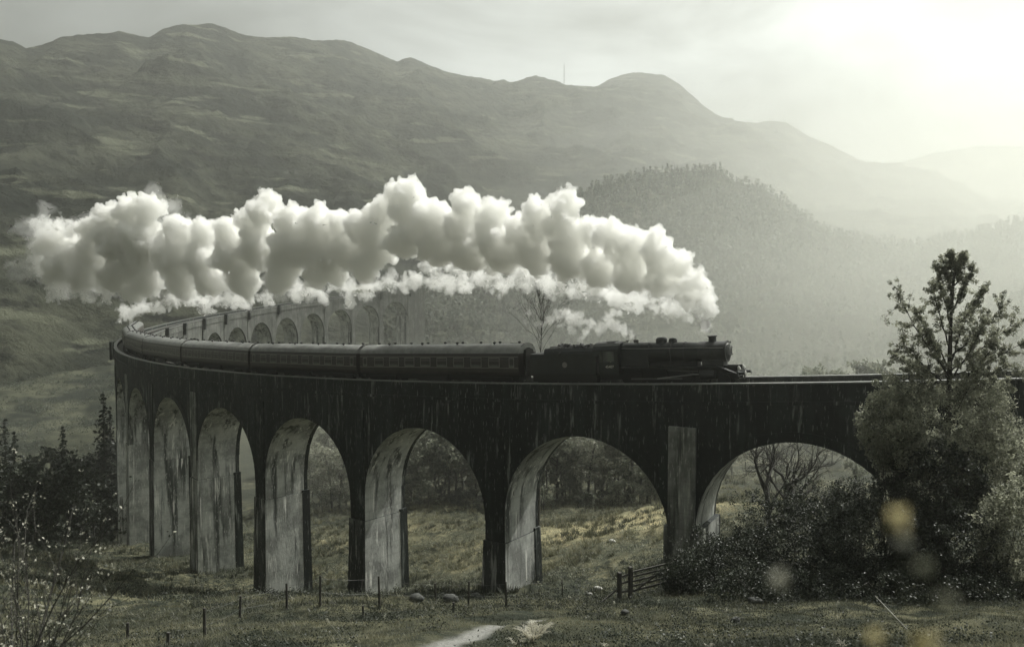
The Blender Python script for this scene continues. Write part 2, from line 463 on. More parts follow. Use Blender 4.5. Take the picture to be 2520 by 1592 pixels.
def build_ground():
    th = np.r_[np.linspace(-180, -44, 40, endpoint=False), np.linspace(-44, 44, 520), np.linspace(44, 180, 40)[1:-1]]
    th = np.radians(np.sort(th))
    rr = np.r_[np.geomspace(.6, 480, 330), np.geomspace(520, 3000, 26)]
    T, Q = np.meshgrid(th, rr)
    X, Y = Q * np.sin(T), Q * np.cos(T)
    Z = gz(X, Y)
    pm = path_mask(X, Y)
    Z = Z - .10 * np.clip(1 - pm / 1.0, 0, 1)
    n, k = len(rr), len(th)
    V = np.stack([X, Y, Z], -1).reshape(-1, 3)
    V = np.vstack([V, [[0, 0, float(Z[0].mean())]]])
    i = np.arange(n - 1)[:, None]; j = np.arange(k)[None]
    jn = (j + 1) % k
    F = np.stack([i * k + j, (i + 1) * k + j, (i + 1) * k + jn, i * k + jn], -1).reshape(-1, 4)
    m, N, L, b = nodes('moor_ground')
    g = N.new('ShaderNodeNewGeometry'); p = g.outputs['Position']
    c = mix(N, L, noise_node(N, L, p, .09, detail=6, rng_=(.38, .62)), (.034, .039, .026), (.145, .14, .085))
    c = mix(N, L, noise_node(N, L, p, .8, detail=7, rough=.65, rng_=(.38, .60)), c, (.022, .027, .018))
    # beyond the valley floor the grass gives way to the moor of the slopes
    ln_ = N.new('ShaderNodeVectorMath'); ln_.operation = 'LENGTH'; L.new(p, ln_.inputs[0])
    lr = N.new('ShaderNodeMapRange'); lr.inputs[1].default_value = 165; lr.inputs[2].default_value = 290
    L.new(ln_.outputs['Value'], lr.inputs[0])
    moor = mix(N, L, noise_node(N, L, p, .05, (1, 1, 3), detail=8, rough=.65, rng_=(.40, .62)), (.016, .020, .015), (.085, .088, .058))
    c = mix(N, L, lr.outputs[0], c, moor)
    at_ = N.new('ShaderNodeAttribute'); at_.attribute_name = 'tone'
    c = mix(N, L, at_.outputs['Fac'], c, mix(N, L, noise_node(N, L, p, .5, detail=5, rng_=(.35, .6)), (.40, .35, .20), (.20, .19, .11)))
    ap = N.new('ShaderNodeAttribute'); ap.attribute_name = 'gravel'
    c = mix(N, L, ap.outputs['Fac'], c, mix(N, L, noise_node(N, L, p, 14, detail=4), (.17, .17, .158), (.36, .36, .33)))
    L.new(c, b.inputs['Base Color']); b.inputs['Roughness'].default_value = .9; b.inputs['Specular IOR Level'].default_value = .15
    bp = N.new('ShaderNodeBump'); bp.inputs['Strength'].default_value = .9; bp.inputs['Distance'].default_value = .35
    L.new(noise_node(N, L, p, 1.6, detail=8, rough=.7), bp.inputs['Height']); L.new(bp.outputs[0], b.inputs['Normal'])
    # golden meadow behind the arches: its sunlit patches are put into the colour
    D = np.hypot(X, Y)
    mead = np.exp(-((X - 13) / 15) ** 2 - ((Y - 110) / 11) ** 2) + .35 * np.exp(-((X + 22) / 10) ** 2 - ((Y - 128) / 8) ** 2)
    mead = np.clip(mead * 1.5 + .25 * fbm(X / 9, Y / 5, 0, 4, 21) * 2 * (mead > .1), 0, 1)
    STONY = sum(np.clip(1.25 * np.exp(-((X - a) / w) ** 2 - ((Y - b) / d) ** 2) + .9 * fbm(X / 2.2, Y / 1.6, 0, 4, 15) - .3, 0, 1) for a, b, w, d in ((10.6, 103, 5, 4), (7.4, 79, 3.2, 4.5), (-8.5, 112, 1.6, 2.5)))
    o = mesh_obj('ground', V, F, m, smooth=True, col=np.r_[mead.ravel(), 0])
    a = o.data.attributes.new('gravel', 'FLOAT', 'POINT')
    a.data.foreach_set('value', np.r_[np.clip((.58 - pm.ravel() + .25 * fbm(X.ravel() * 2, Y.ravel() * 2, 0, 3, 4)) / .3 + STONY.ravel(), 0, 1), 0].astype(np.float32))
    tag(o, kind='structure')
    return o
build_ground()

# ------------------------------------------------------------------ hills
def hill_mat(name, lo, hi, dark, sc_, streak=(1, 1, 3)):
    m, N, L, b = nodes(name)
    g = N.new('ShaderNodeNewGeometry'); p = g.outputs['Position']
    c = mix(N, L, noise_node(N, L, p, sc_, streak, detail=8, rough=.6, rng_=(.38, .64)), lo, hi)
    c = mix(N, L, noise_node(N, L, p, sc_ * 5, streak, detail=6, rough=.65, rng_=(.46, .66)), c, dark)
    c = mix(N, L, noise_node(N, L, p, sc_ * 1.6, (1, 1, 6), detail=5, rng_=(.57, .66)), c, tuple(x * 1.7 for x in hi))
    L.new(c, b.inputs['Base Color']); b.inputs['Roughness'].default_value = .95; b.inputs['Specular IOR Level'].default_value = .1
    bp = N.new('ShaderNodeBump'); bp.inputs['Strength'].default_value = 1.0; bp.inputs['Distance'].default_value = 16
    L.new(noise_node(N, L, p, sc_ * 7, detail=9, rough=.68), bp.inputs['Height']); L.new(bp.outputs[0], b.inputs['Normal'])
    return m

def hill(name, ridge, foot, m, nu, nv, amp, expo=1.0, seed=1, back=.55, label=None, fine=1.0):
    """A hill: the ridge's and foot's course as (picture x, picture y, distance) / (picture x, ground z, distance); slopes fall to the foot and behind."""
    rx = np.array([r[0] for r in ridge], float)
    u = np.linspace(rx[0], rx[-1], nu)
    ry = np.interp(u, rx, [r[1] for r in ridge]); rd = np.interp(u, rx, [r[2] for r in ridge])
    fx = [f[0] for f in foot]
    fd = np.interp(u, fx, [f[2] for f in foot]); fz = np.interp(u, fx, [f[1] for f in foot])
    cp, sp = math.cos(PITCH), math.sin(PITCH)
    b_ = -(ry - 796) / FPX
    zr = CAM_Z + (sp + b_ * cp) / (cp - b_ * sp) * rd
    w_ = max(5, nu // 7) | 1
    zs_ = np.convolve(np.pad(zr, w_ // 2, mode='edge'), np.hanning(w_ + 2)[1:-1] / np.hanning(w_ + 2).sum(), mode='valid')
    tx = (u - 1260) / FPX / (cp - b_ * sp)
    t = np.r_[np.linspace(0, 1, nv), 1 + np.linspace(0, 1, nv // 5 + 2)[1:]]
    TT, UU = np.meshgrid(t, u, indexing='ij')
    d = np.where(TT <= 1, fd + (rd - fd) * TT, rd + (rd - fd) * back * (TT - 1))
    X = tx * d; Y = d
    f = np.clip(TT, 0, 1)
    sh = f ** expo
    z = fz + ((zs_ + (zr - zs_) * f ** 5) - fz) * sh
    z = np.where(TT > 1, zr - (zr - fz) * .75 * (TT - 1) ** 1.3, z)
    env = np.clip(f * 5, 0, 1) * np.clip((1 - f) * 4, 0, 1)
    env2 = np.clip(f * 5, 0, 1) * np.clip(np.abs(1 - f) * 6 + .05, 0, 1)
    S = amp * 9
    z = z + amp * env * fbm(X / S, Y / S * .8, 0, 5, seed, ridge=True) + amp * .42 * env2 * fbm(X / S * 5, Y / S * 5, 0, 5, seed + 8, ridge=True) + fine * 2.2 * fbm(X / 16, Y / 30, 0, 4, seed + 3, .6) * np.clip(f * 5, 0, 1)
    n, k = X.shape
    V = np.stack([X, Y, z], -1).reshape(-1, 3)
    i = np.arange(n - 1)[:, None]; j = np.arange(k - 1)[None]
    F = np.stack([i * k + j, i * k + j + 1, (i + 1) * k + j + 1, (i + 1) * k + j], -1).reshape(-1, 4)
    o = mesh_obj(name, V, F, m, smooth=True)
    tag(o, label, kind='structure')
    return o, X, Y, z

HK = 1.0465
MAIN = [(-500, 40), (-150, 60), (-20, 92), (30, 99), (62, 117), (85, 110), (105, 103), (140, 88), (180, 84), (250, 82), (280, 76), (310, 83), (350, 88), (380, 72), (430, 58), (470, 57), (500, 56), (530, 66), (560, 82),
        (600, 87), (640, 90), (680, 88), (740, 95), (810, 95), (830, 101), (860, 115), (900, 130), (935, 147), (950, 138), (965, 136), (1000, 150), (1040, 168), (1100, 183), (1130, 186), (1160, 196), (1173, 193),
        (1185, 188), (1200, 197), (1230, 190), (1260, 183), (1280, 183), (1300, 190), (1330, 202), (1370, 203), (1400, 207), (1430, 190), (1460, 178), (1490, 172), (1530, 174), (1560, 177), (1600, 200),
        (1625, 222), (1650, 245), (1675, 265), (1700, 280), (1740, 287), (1780, 290), (1800, 286), (1820, 284), (1850, 288), (1875, 305), (1900, 320), (1960, 345), (1985, 362), (2000, 372), (2050, 402), (2090, 415),
        (2140, 420), (2200, 428), (2260, 452), (2300, 470), (2340, 482), (2408, 488), (2700, 540), (3100, 600)]
main_ridge = [(x * HK, y * HK, float(np.interp(x, [-500, 0, 700, 1400, 1900, 2300, 3100], [820, 930, 1250, 1900, 2150, 1800, 1700]))) for x, y in MAIN]
M['moor'] = hill_mat('mountain_moor', (.018, .023, .018), (.088, .094, .066), (.008, .010, .009), .009)
M['woodhill'] = hill_mat('wooded_slope', (.04, .046, .032), (.085, .09, .06), (.025, .03, .022), .02)
hill('mountain', main_ridge, [(-600, -46, 280), (0, -50, 280), (700, -46, 400), (1500, -30, 560), (2300, -30, 640), (3300, -30, 640)], M['moor'], 900, 260, 56, 1.12, 4)
far_ridge = [(1900, 520, 2650), (2080, 455, 2650), (2160, 421, 2650), (2230, 396, 2650), (2285, 379, 2650), (2350, 370, 2650), (2411, 358, 2650), (2450, 360, 2650), (2516, 361, 2650), (2700, 330, 2650), (3200, 420, 2650)]
hill('mountain', far_ridge, [(1800, -30, 2000), (3300, -30, 2000)], M['moor'], 120, 40, 14, 1.0, 9, back=.3)
MID = [(930, 760), (1000, 712), (1060, 690), (1120, 655), (1200, 610), (1300, 550), (1400, 490), (1443, 471), (1495, 452), (1560, 440), (1626, 426), (1690, 421), (1747, 418), (1780, 428), (1809, 445), (1877, 466), (1924, 497), (1966, 523),
       (2003, 562), (2040, 572), (2076, 580), (2149, 594), (2254, 602), (2330, 592), (2411, 575), (2516, 544), (2650, 500), (3000, 470), (3300, 540)]
mid_ridge = [(x, y, 430 + 330 * min(1, max(0, (x - 930) / 700))) for x, y in MID]
mid, MX, MY, MZ = hill('wooded_hill', mid_ridge, [(900, -30, 372), (1300, -31, 390), (2000, -30, 420), (3400, -28, 420)], M['woodhill'], 420, 90, 9, .95, 15)

# ------------------------------------------------------------------ the viaduct: a curve of 21 arches and more
VC = np.array([112.0616, 244.9887]); VR = 200.706; VA0 = R_(-116.6475); PITCH_ARCH = 17.0
G1, G2, G3 = -0.0667984, 2.55447e-4, -1.09876e-7
def kk(j):
    j = np.asarray(j, float)
    t = np.clip((j - 7) / 5, 0, 1)
    return j + .466 * t * t * (3 - 2 * t)
def zp(k):
    s = np.maximum(np.asarray(k, float), -4.0) * 17
    return G1 * s + G2 * s * s + G3 * s ** 3
def vpos(k, r, z=None, dz=0.0):
    """Point on the curve: k arches from the first, r metres outward of the centre line, at height z or dz above the parapet."""
    a = VA0 - np.asarray(k, float) * PITCH_ARCH / VR
    rr = VR + r
    zz = (zp(k) + dz) if z is None else z
    return np.stack(np.broadcast_arrays(VC[0] + rr * np.cos(a), VC[1] + rr * np.sin(a), zz), -1)
def strip(vs_a, vs_b):
    """Quads between two equal rows of points."""
    n = len(vs_a)
    return [tuple(v) for v in vs_a] + [tuple(v) for v in vs_b], [(i, i + 1, n + i + 1, n + i) for i in range(n - 1)]

HALF = 2.75; RISE = 4.37; AR = 7.45; PAR_H = 1.35
viaduct = empty('railway_viaduct', (0, 0, 0))
tag(viaduct, 'long curved concrete railway viaduct of tall round arches with walls coloured dark for stain and shade', 'viaduct')
J0, J1 = -3, 20
def build_span(j):
    kc, k0, k1 = float(kk(j)), float(kk(j - .5)), float(kk(j + .5))
    n = 26
    half = (k1 - k0) * 8.5
    mb = MB()
    t = np.r_[-half, np.linspace(-1, 1, n + 1) * 0, half]
    ang = np.linspace(math.pi, 0, n + 1)
    ta = AR * np.cos(ang); za = AR * np.sin(ang)
    crown = float(zp(kc)) - RISE
    spring = crown - AR
    ks = kc + ta / 17.0
    k_all = np.r_[k0, ks, k1]
    zb = np.r_[spring, spring + za, spring]
    zt = zp(k_all) - PAR_H
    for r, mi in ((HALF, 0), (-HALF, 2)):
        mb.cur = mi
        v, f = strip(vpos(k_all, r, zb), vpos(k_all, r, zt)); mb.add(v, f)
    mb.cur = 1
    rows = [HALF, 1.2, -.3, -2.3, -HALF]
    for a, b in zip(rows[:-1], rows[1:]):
        mb.cur = 1 if b > -2.5 else 0  # rear edge takes the dark facade colour: shade put into the colour
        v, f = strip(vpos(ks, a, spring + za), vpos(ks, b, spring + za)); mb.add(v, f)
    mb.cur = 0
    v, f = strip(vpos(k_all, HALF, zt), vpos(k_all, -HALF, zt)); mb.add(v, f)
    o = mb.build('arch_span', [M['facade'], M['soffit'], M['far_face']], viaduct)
    # arch ring a hand proud of the wall, on both faces
    ring = MB()
    for r0 in (HALF, -HALF):
        ro = r0 + (.05 if r0 > 0 else -.05)
        a_in = vpos(ks, ro, spring + za)
        kb = kc + (AR + .75) * np.cos(ang) / 17.0
        zb2 = spring + (AR + .75) * np.sin(ang)
        a_out = vpos(kb, ro, zb2)
        v, f = strip(a_in, a_out); ring.add(v, f)
        v, f = strip(a_in, vpos(ks, r0 * .99, spring + za)); ring.add(v, f)
        v, f = strip(a_out, vpos(kb, r0 * .99, zb2)); ring.add(v, f)
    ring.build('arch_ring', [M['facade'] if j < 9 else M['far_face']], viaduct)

KING = {0.5: .45, 3.5: 0, 12.5: .5, 20.5: .9}
PALE = {0.5, 4.5, 6.5}
def build_pier(jp):
    kc = float(kk(jp))
    crown = float(zp(kc)) - RISE
    spring = crown - AR
    sp_top = max(float(zp(kk(jp - .5))), float(zp(kk(jp + .5)))) - RISE - AR
    w = (float(kk(jp + .5)) - float(kk(jp - .5))) * 8.5 - AR          # half width at the springing
    step = spring - 2.2
    p = vpos(kc, 0)
    zg = float(min(gz(p[0], p[1]), gz(*vpos(kc, 3)[:2]), gz(*vpos(kc, -3)[:2]))) - 1.5
    king = KING.get(jp, 0)
    mb = MB()
    def block(hw, hr, z0, z1, batter=0.0, mi=(0, 1, 2), back=None, front=None):
        back = -hr if back is None else back; front = hr if front is None else front
        ring0, ring1 = [], []
        for z, lst, e in ((z0, ring0, batter), (z1, ring1, 0)):
            for tt, rr in ((-hw - e, front + (e if front > 0 else 0)), (hw + e, front + (e if front > 0 else 0)), (hw + e, back - (e if back < -2.5 else 0)), (-hw - e, back - (e if back < -2.5 else 0))):
                lst.append(tuple(vpos(kc + tt / 17.0, rr, z)))
        n = len(mb.v)
        mb.v += ring0 + ring1
        for i, m_ in ((0, mi[0]), (1, mi[1]), (2, mi[2]), (3, mi[1])):
            mb.f.append((n + i, n + (i + 1) % 4, n + 4 + (i + 1) % 4, n + 4 + i)); mb.m.append(m_)
        mb.f.append((n + 4, n + 5, n + 6, n + 7)); mb.m.append(0)
        mb.f.append((n + 3, n + 2, n + 1, n)); mb.m.append(mi[0])
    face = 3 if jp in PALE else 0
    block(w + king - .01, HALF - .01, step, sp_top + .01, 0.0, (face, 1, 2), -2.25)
    block(w + king - .02, HALF - .01, step, sp_top + .01, 0.0, (0, 0, 2), -HALF + .01, -2.25)  # rear sides in the facade colour, standing in for their shade
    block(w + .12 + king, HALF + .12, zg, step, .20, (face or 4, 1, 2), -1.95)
    block(w + .16 + king, HALF + .12, zg, step + .25, .20, (0, 0, 2), -HALF - .14, -1.95)  # wider rear foot, shade of its sides painted with the facade colour
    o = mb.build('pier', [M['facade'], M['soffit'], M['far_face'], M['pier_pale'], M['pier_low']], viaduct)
    # the strip buttress that climbs the wall above the pier
    for side in (1, -1):
        if side > 0 and jp > 9: continue
        if side < 0 and jp < 9: continue
        bt = MB()
        pw = .92 if not king else 1.05
        proud = .10 if not king else .35
        top = float(zp(kc)) - (3.35 if jp == .5 else 3.0)
        z0 = step + .22
        pts = []
        for z in (z0, top):
            for tt, rr in ((-pw, HALF - .02), (-pw, HALF + proud), (pw, HALF + proud), (pw, HALF - .02)):
                pts.append(tuple(vpos(kc + tt / 17.0, side * rr, z)))
        bt.add(pts, [(0, 1, 5, 4), (1, 2, 6, 5), (2, 3, 7, 6), (4, 5, 6, 7), (0, 3, 2, 1)])
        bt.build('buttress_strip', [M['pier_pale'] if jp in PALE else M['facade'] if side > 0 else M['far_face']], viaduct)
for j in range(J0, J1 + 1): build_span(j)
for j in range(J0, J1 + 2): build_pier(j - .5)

def ring_bar(name, r0, r1, z0, z1, ka, kb, m, n=260, parent=viaduct):
    ks = np.linspace(ka, kb, n)
    mb = MB()
    c = [vpos(ks, r, None, z) for r, z in ((r0, z0), (r1, z0), (r1, z1), (r0, z1))]
    for a, b in ((0, 1), (1, 2), (2, 3), (3, 0)):
        v, f = strip(c[a], c[b]); mb.add(v, f)
    e0 = [tuple(x[0]) for x in c]; e1 = [tuple(x[-1]) for x in c]
    mb.add(e0, [(0, 1, 2, 3)]); mb.add(e1, [(3, 2, 1, 0)])
    return mb.build(name, m, parent)
KA, KB = -3.9, float(kk(20.5)) + .55
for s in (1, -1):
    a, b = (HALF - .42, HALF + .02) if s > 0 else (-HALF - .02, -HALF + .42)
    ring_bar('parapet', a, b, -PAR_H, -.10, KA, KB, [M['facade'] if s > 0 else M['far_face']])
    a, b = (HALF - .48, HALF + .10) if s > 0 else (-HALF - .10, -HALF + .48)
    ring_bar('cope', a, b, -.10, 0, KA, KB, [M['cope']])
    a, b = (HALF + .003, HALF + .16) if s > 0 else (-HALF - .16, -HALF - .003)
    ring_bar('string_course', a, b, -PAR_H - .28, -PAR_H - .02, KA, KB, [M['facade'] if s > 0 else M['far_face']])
# abutments at either end
for ka, kb in ((-4.6, KA + .4), (float(kk(20.5)) + .06, KB)):
    mb = MB()
    ks = np.linspace(ka, kb, 8)
    for r in (HALF + .003, -HALF - .003):
        v, f = strip(vpos(ks, r, None, -42), vpos(ks, r, None, -PAR_H - .3)); mb.add(v, f)
    for k in (ka, kb):
        mb.add([vpos(k, HALF, None, -42), vpos(k, -HALF, None, -42), vpos(k, -HALF, None, -PAR_H - .3), vpos(k, HALF, None, -PAR_H - .3)], [(0, 1, 2, 3)])
    v, f = strip(vpos(ks, HALF, None, -PAR_H - .3), vpos(ks, -HALF, None, -PAR_H - .3)); mb.add(v, f)
    mb.build('abutment', [M['far_face']], viaduct)
# refuges on the far inner parapet: boxes coloured black for their slots' shadow
for jp in (10.5, 11.5, 12.5, 13.5, 14.5, 15.7, 17.5, 19.5):
    kc = float(kk(jp))
    mb = MB()
    q = []
    for z in (-2.7, .35):
        for tt, rr in ((-.5, HALF + .03), (-.5, HALF + .8), (.5, HALF + .8), (.5, HALF + .03)):
            q.append(tuple(vpos(kc + tt / 17, -rr, None, z)))
    mb.add(q, [(0, 1, 5, 4), (1, 2, 6, 5), (2, 3, 7, 6), (3, 0, 4, 7), (4, 5, 6, 7), (3, 2, 1, 0)])
    mb.build('refuge', [M['black']], viaduct)
# refuge block on the outer parapet at the far bend
for jp in (7.9, 3.5):
    kc = float(kk(jp)); mb = MB(); q = []
    for z in (-2.4, .12 if jp < 5 else .9):
        for tt, rr in ((-.9, HALF + .03), (-.9, HALF + .8), (.9, HALF + .8), (.9, HALF + .03)):
            q.append(tuple(vpos(kc + tt / 17, rr, None, z)))
    mb.add(q, [(0, 1, 5, 4), (1, 2, 6, 5), (2, 3, 7, 6), (3, 0, 4, 7), (4, 5, 6, 7), (3, 2, 1, 0)])
    if jp > 5: mb.build('refuge', [M['facade']], viaduct)
RAIL = -.473                       # rail top below the parapet's
bed = ring_bar('track_bed', -HALF + .43, HALF - .43, -PAR_H - .01, RAIL - .22, KA, KB, [M['ballast']])
for r in (-.72, .72):
    ring_bar('rail', r - .035, r + .035, RAIL - .16, RAIL, KA, KB, [M['dullsteel']], n=320)
sl = MB()
for i, k in enumerate(np.arange(KA, KB, .7 / 17 * 1.0)):
    q = []
    for z in (RAIL - .26, RAIL - .165):
        for tt, rr in ((-.12, -1.3), (.12, -1.3), (.12, 1.3), (-.12, 1.3)):
            q.append(tuple(vpos(k + tt / 17, rr, None, z)))
    sl.add(q, [(0, 1, 5, 4), (1, 2, 6, 5), (2, 3, 7, 6), (3, 0, 4, 7), (4, 5, 6, 7)])
tag(sl.build('sleepers', [M['wood']], viaduct, fix=False), kind='stuff')

# ------------------------------------------------------------------ the train
S0 = 0.2411
def track_frame(s):
    """Centre of the track s metres behind the loco's front buffers: position of the rail top and heading."""
    k = S0 + s / 17.0
    a, b = vpos(k - .03, 0, None, RAIL), vpos(k + .03, 0, None, RAIL)
    d = Vector(a - b)
    return Vector(vpos(k, 0, None, RAIL)), d.normalized()
def vehicle(name, s_front, s_rear, inset=3.0):
    """An Empty on the rails under the middle of a vehicle, +x towards the front of the train."""
    a, _ = track_frame(s_front + inset); b, _ = track_frame(s_rear - inset)
    d = (a - b).normalized()
    o = empty(name, (a + b) / 2)
    y = Vector((0, 0, 1)).cross(d).normalized()
    z = d.cross(y)
    o.rotation_euler = Matrix((d, y, z)).transposed().to_euler()
    return o

def wheel_mb(r, y, n=24, spokes=0, w=.13):
    """A spoked or disc wheel across the track at y, its axle at the origin."""
    rim, sp = MB(), MB()
    rim.lathe([(y - w / 2, r - .07), (y - w / 2, r), (y + w / 2, r), (y + w / 2, r - .07), (y - w / 2, r - .07)], axis='y', n=n)
    sp.lathe([(y - w / 2 - .02, .12), (y + w / 2 + .02, .12)], axis='y', n=10)
    if spokes:
        for i in range(spokes):
            a = 2 * math.pi * i / spokes
            sp.tube((.1 * math.cos(a), y, .1 * math.sin(a)), ((r - .05) * math.cos(a), y, (r - .05) * math.sin(a)), .03, n=4, caps=False)
    else:
        sp.lathe([(y - .02, r - .06), (y + .02, r - .06)], axis='y', n=n)
    return rim, sp

def add_wheels(root, xs, r, spokes, m_rim, m_c, name='wheel', gauge=.75):
    first = {}
    for x in xs:
        for sgn in (1, -1):
            if sgn not in first:
                rim, sp = wheel_mb(r, sgn * gauge, spokes=spokes)
                o = rim.build(name, m_rim, root); o.location = (x, 0, r)
                sp.build('spokes' if spokes else 'wheel_centre', m_c, o)
                first[sgn] = o
            else:
                o = copy_tree(first[sgn], root); o.location = (x, 0, r)

def text_obj(name, s, size, m, parent, loc, rot, depth=.006):
    cu = bpy.data.curves.new(name, 'FONT'); cu.body = s; cu.size = size; cu.extrude = depth
    cu.align_x = 'CENTER'; cu.align_y = 'CENTER'
    tmp = bpy.data.objects.new(name, cu); C.objects.link(tmp)
    dg = bpy.context.evaluated_depsgraph_get()
    me = bpy.data.meshes.new_from_object(tmp.evaluated_get(dg))
    bpy.data.objects.remove(tmp); bpy.data.curves.remove(cu)
    me.name = name; me.materials.clear(); me.materials.append(m)
    o = bpy.data.objects.new(name, me); C.objects.link(o)
    o.parent = parent; o.location = loc; o.rotation_euler = rot
    return o

# ---- locomotive; x = 0 at its middle, front buffers at +LX
LOCO_L = 12.1
lx = LOCO_L / 2
loco = vehicle('steam_locomotive', 0.0, LOCO_L, 2.5)
tag(loco, 'black steam locomotive with a tall dome and short chimney heading the train', 'locomotive')
def X(s): return lx - s
BZ = 2.72
b = MB()   # boiler: taper from firebox to smokebox
b.lathe([(X(7.9), .86), (X(6.2), .84), (X(3.75), .76)], axis='x', org=(0, 0, 0), n=32)
b.v = [(v[0], v[1], v[2] + BZ - (0.0 if v[0] > X(4) else 0.0)) for v in b.v]
b.lathe([(X(6.3), .875), (X(6.22), .875)], axis='x', org=(0, 0, BZ), n=32)
b.lathe([(X(5.0), .835), (X(4.92), .835)], axis='x', org=(0, 0, BZ), n=32)
b.build('boiler', [M['black']], loco, smooth=True)
fb = MB()  # belpaire firebox
prof = []
for i in range(9):
    a = math.pi * i / 8
    prof.append((.80 * math.cos(a), BZ + .22 + .66 * math.sin(a) ** .55))
prof = [(.80, 1.5)] + prof + [(-.80, 1.5)]
fb.prism(prof, X(10.25), X(7.85))
fb.build('firebox', [M['black']], loco, smooth=True)
sbx = MB()
sbx.lathe([(X(3.78), .80), (X(1.62), .80)], axis='x', org=(0, 0, BZ), n=36)
sbx.lathe([(X(1.66), .85), (X(1.56), .85)], axis='x', org=(0, 0, BZ), n=36)
sbx.box(X(3.5), X(1.8), -.62, .62, 1.35, 2.1)
sbx.build('smokebox', [M['smokebox']], loco, smooth=True)
dr = MB()
dr.lathe([(X(1.56), .66), (X(1.50), .64), (X(1.43), .5), (X(1.39), .28), (X(1.375), .02)], axis='x', org=(0, 0, BZ), n=32)
door = dr.build('smokebox_door', [M['smokebox']], loco, smooth=True)
hd = MB(); hd.box(X(1.40), X(1.34), -.45, .58, BZ + .22, BZ + .29); hd.box(X(1.40), X(1.34), -.45, .58, BZ - .3, BZ - .23)
hd.tube((X(1.42), .56, BZ - .36), (X(1.42), .56, BZ + .36), .035)
hd.build('hinge_strap', [M['black']], door)
hr = MB(); hr.tube((X(1.30), -.02, BZ), (X(1.26), -.3, BZ + .1), .022); hr.tube((X(1.38), 0, BZ), (X(1.24), 0, BZ), .03)
hr.build('handle', [M['dullsteel']], door)
rl = MB(); rl.path([(X(1.47), -.62, BZ + .55), (X(1.42), -.3, BZ + .60), (X(1.42), .3, BZ + .60), (X(1.47), .62, BZ + .55)], .02)
rl.build('handrail', [M['steel']], loco)
ch = MB(); ch.lathe([(3.30, .52), (3.46, .36), (3.55, .31), (3.86, .30), (3.88, .36), (3.94, .385), (3.97, .37), (3.97, .27)], org=(X(2.75), 0, 0), n=28)
ch.build('chimney', [M['black']], loco, smooth=True)
dm = MB(); dm.lathe([(3.30, .60), (3.48, .50), (3.58, .47), (3.80, .46), (3.90, .41), (3.965, .27), (3.985, .05)], org=(X(6.95), 0, 0), n=28)
dm.build('dome', [M['black']], loco, smooth=True)
tf = MB(); tf.lathe([(3.30, .44), (3.5, .36), (3.74, .34), (3.86, .25), (3.90, .03)], org=(X(6.0), 0, 0), n=24)
for sgn in (1, -1): tf.path([(X(5.95), sgn * .3, 3.6), (X(5.95), sgn * .75, 3.25), (X(5.95), sgn * .95, 2.6), (X(5.95), sgn * .9, 1.9)], .045)
tf.build('top_feed', [M['black']], loco, smooth=True)
for y in (.16, -.16):
    sv_ = MB(); sv_.lathe([(3.5, .13), (3.66, .12), (3.7, .15), (3.78, .15), (3.84, .10), (3.86, .03)], org=(X(9.15 + (.14 if y > 0 else -.14)), y, 0), n=14)
    sv_.build('safety_valve', [M['dullsteel']], loco, smooth=True)
wh = MB(); wh.tube((X(10.0), .2, 3.55), (X(10.0), .2, 3.72), .05); wh.tube((X(10.12), .2, 3.74), (X(9.88), .2, 3.74), .06)
wh.build('whistle', [M['dullsteel']], loco)
cabp = [(-1.32, 1.15), (-1.32, 2.62), (-1.26, 3.12), (-1.05, 3.42), (-.7, 3.62), (0, 3.72), (.7, 3.62), (1.05, 3.42), (1.26, 3.12), (1.32, 2.62), (1.32, 1.15)]
cab = MB()
def cab_side(sgn):
    y0, y1 = (1.30, 1.33) if sgn > 0 else (-1.33, -1.30)
    cab.box(X(12.0), X(10.25), y0, y1, 1.12, 2.12)
    cab.box(X(10.62), X(10.25), y0, y1, 2.12, 3.0)
    cab.box(X(11.72), X(11.60), y0, y1, 2.12, 3.0)
    cab.box(X(12.0), X(11.94), y0, y1, 2.12, 3.0)
for sgn in (1, -1): cab_side(sgn)
cab.prism([(-1.30, 1.15), (-1.30, 2.95), (-1.0, 3.4), (0, 3.64), (1.0, 3.4), (1.30, 2.95), (1.30, 1.15)], X(10.30), X(10.25))
cab.box(X(12.0), X(10.3), -1.3, 1.3, 1.1, 1.2)
cabo = cab.build('cab', [M['black']], loco)
rf = MB()
top_ = cabp[2:9]
rf.prism([(p[0] * 1.0, p[1]) for p in cabp[1:10]] + [(p[0] * .965, p[1] - .035) for p in reversed(cabp[1:10])], X(12.55), X(10.2))
rf.box(X(11.6), X(10.9), -.45, .45, 3.70, 3.76)
rf.build('roof', [M['black']], cabo)
for sgn in (1, -1):
    for (a, c) in ((10.64, 11.58), (11.74, 11.92)):
        g_ = MB(); y = sgn * 1.315
        g_.box(X(c), X(a), y - .006, y + .006, 2.14, 2.98)
        g_.build('cab_window', [M['glass']], cabo)
for sgn in (1, -1):
    # the outer side of the curve lies to +x's right
    text_obj('cab_number', '45407', .30, M['number'], cabo, (X(11.05), sgn * 1.333, 1.72), (math.pi / 2, 0, 0 if sgn < 0 else math.pi))
rp = MB()
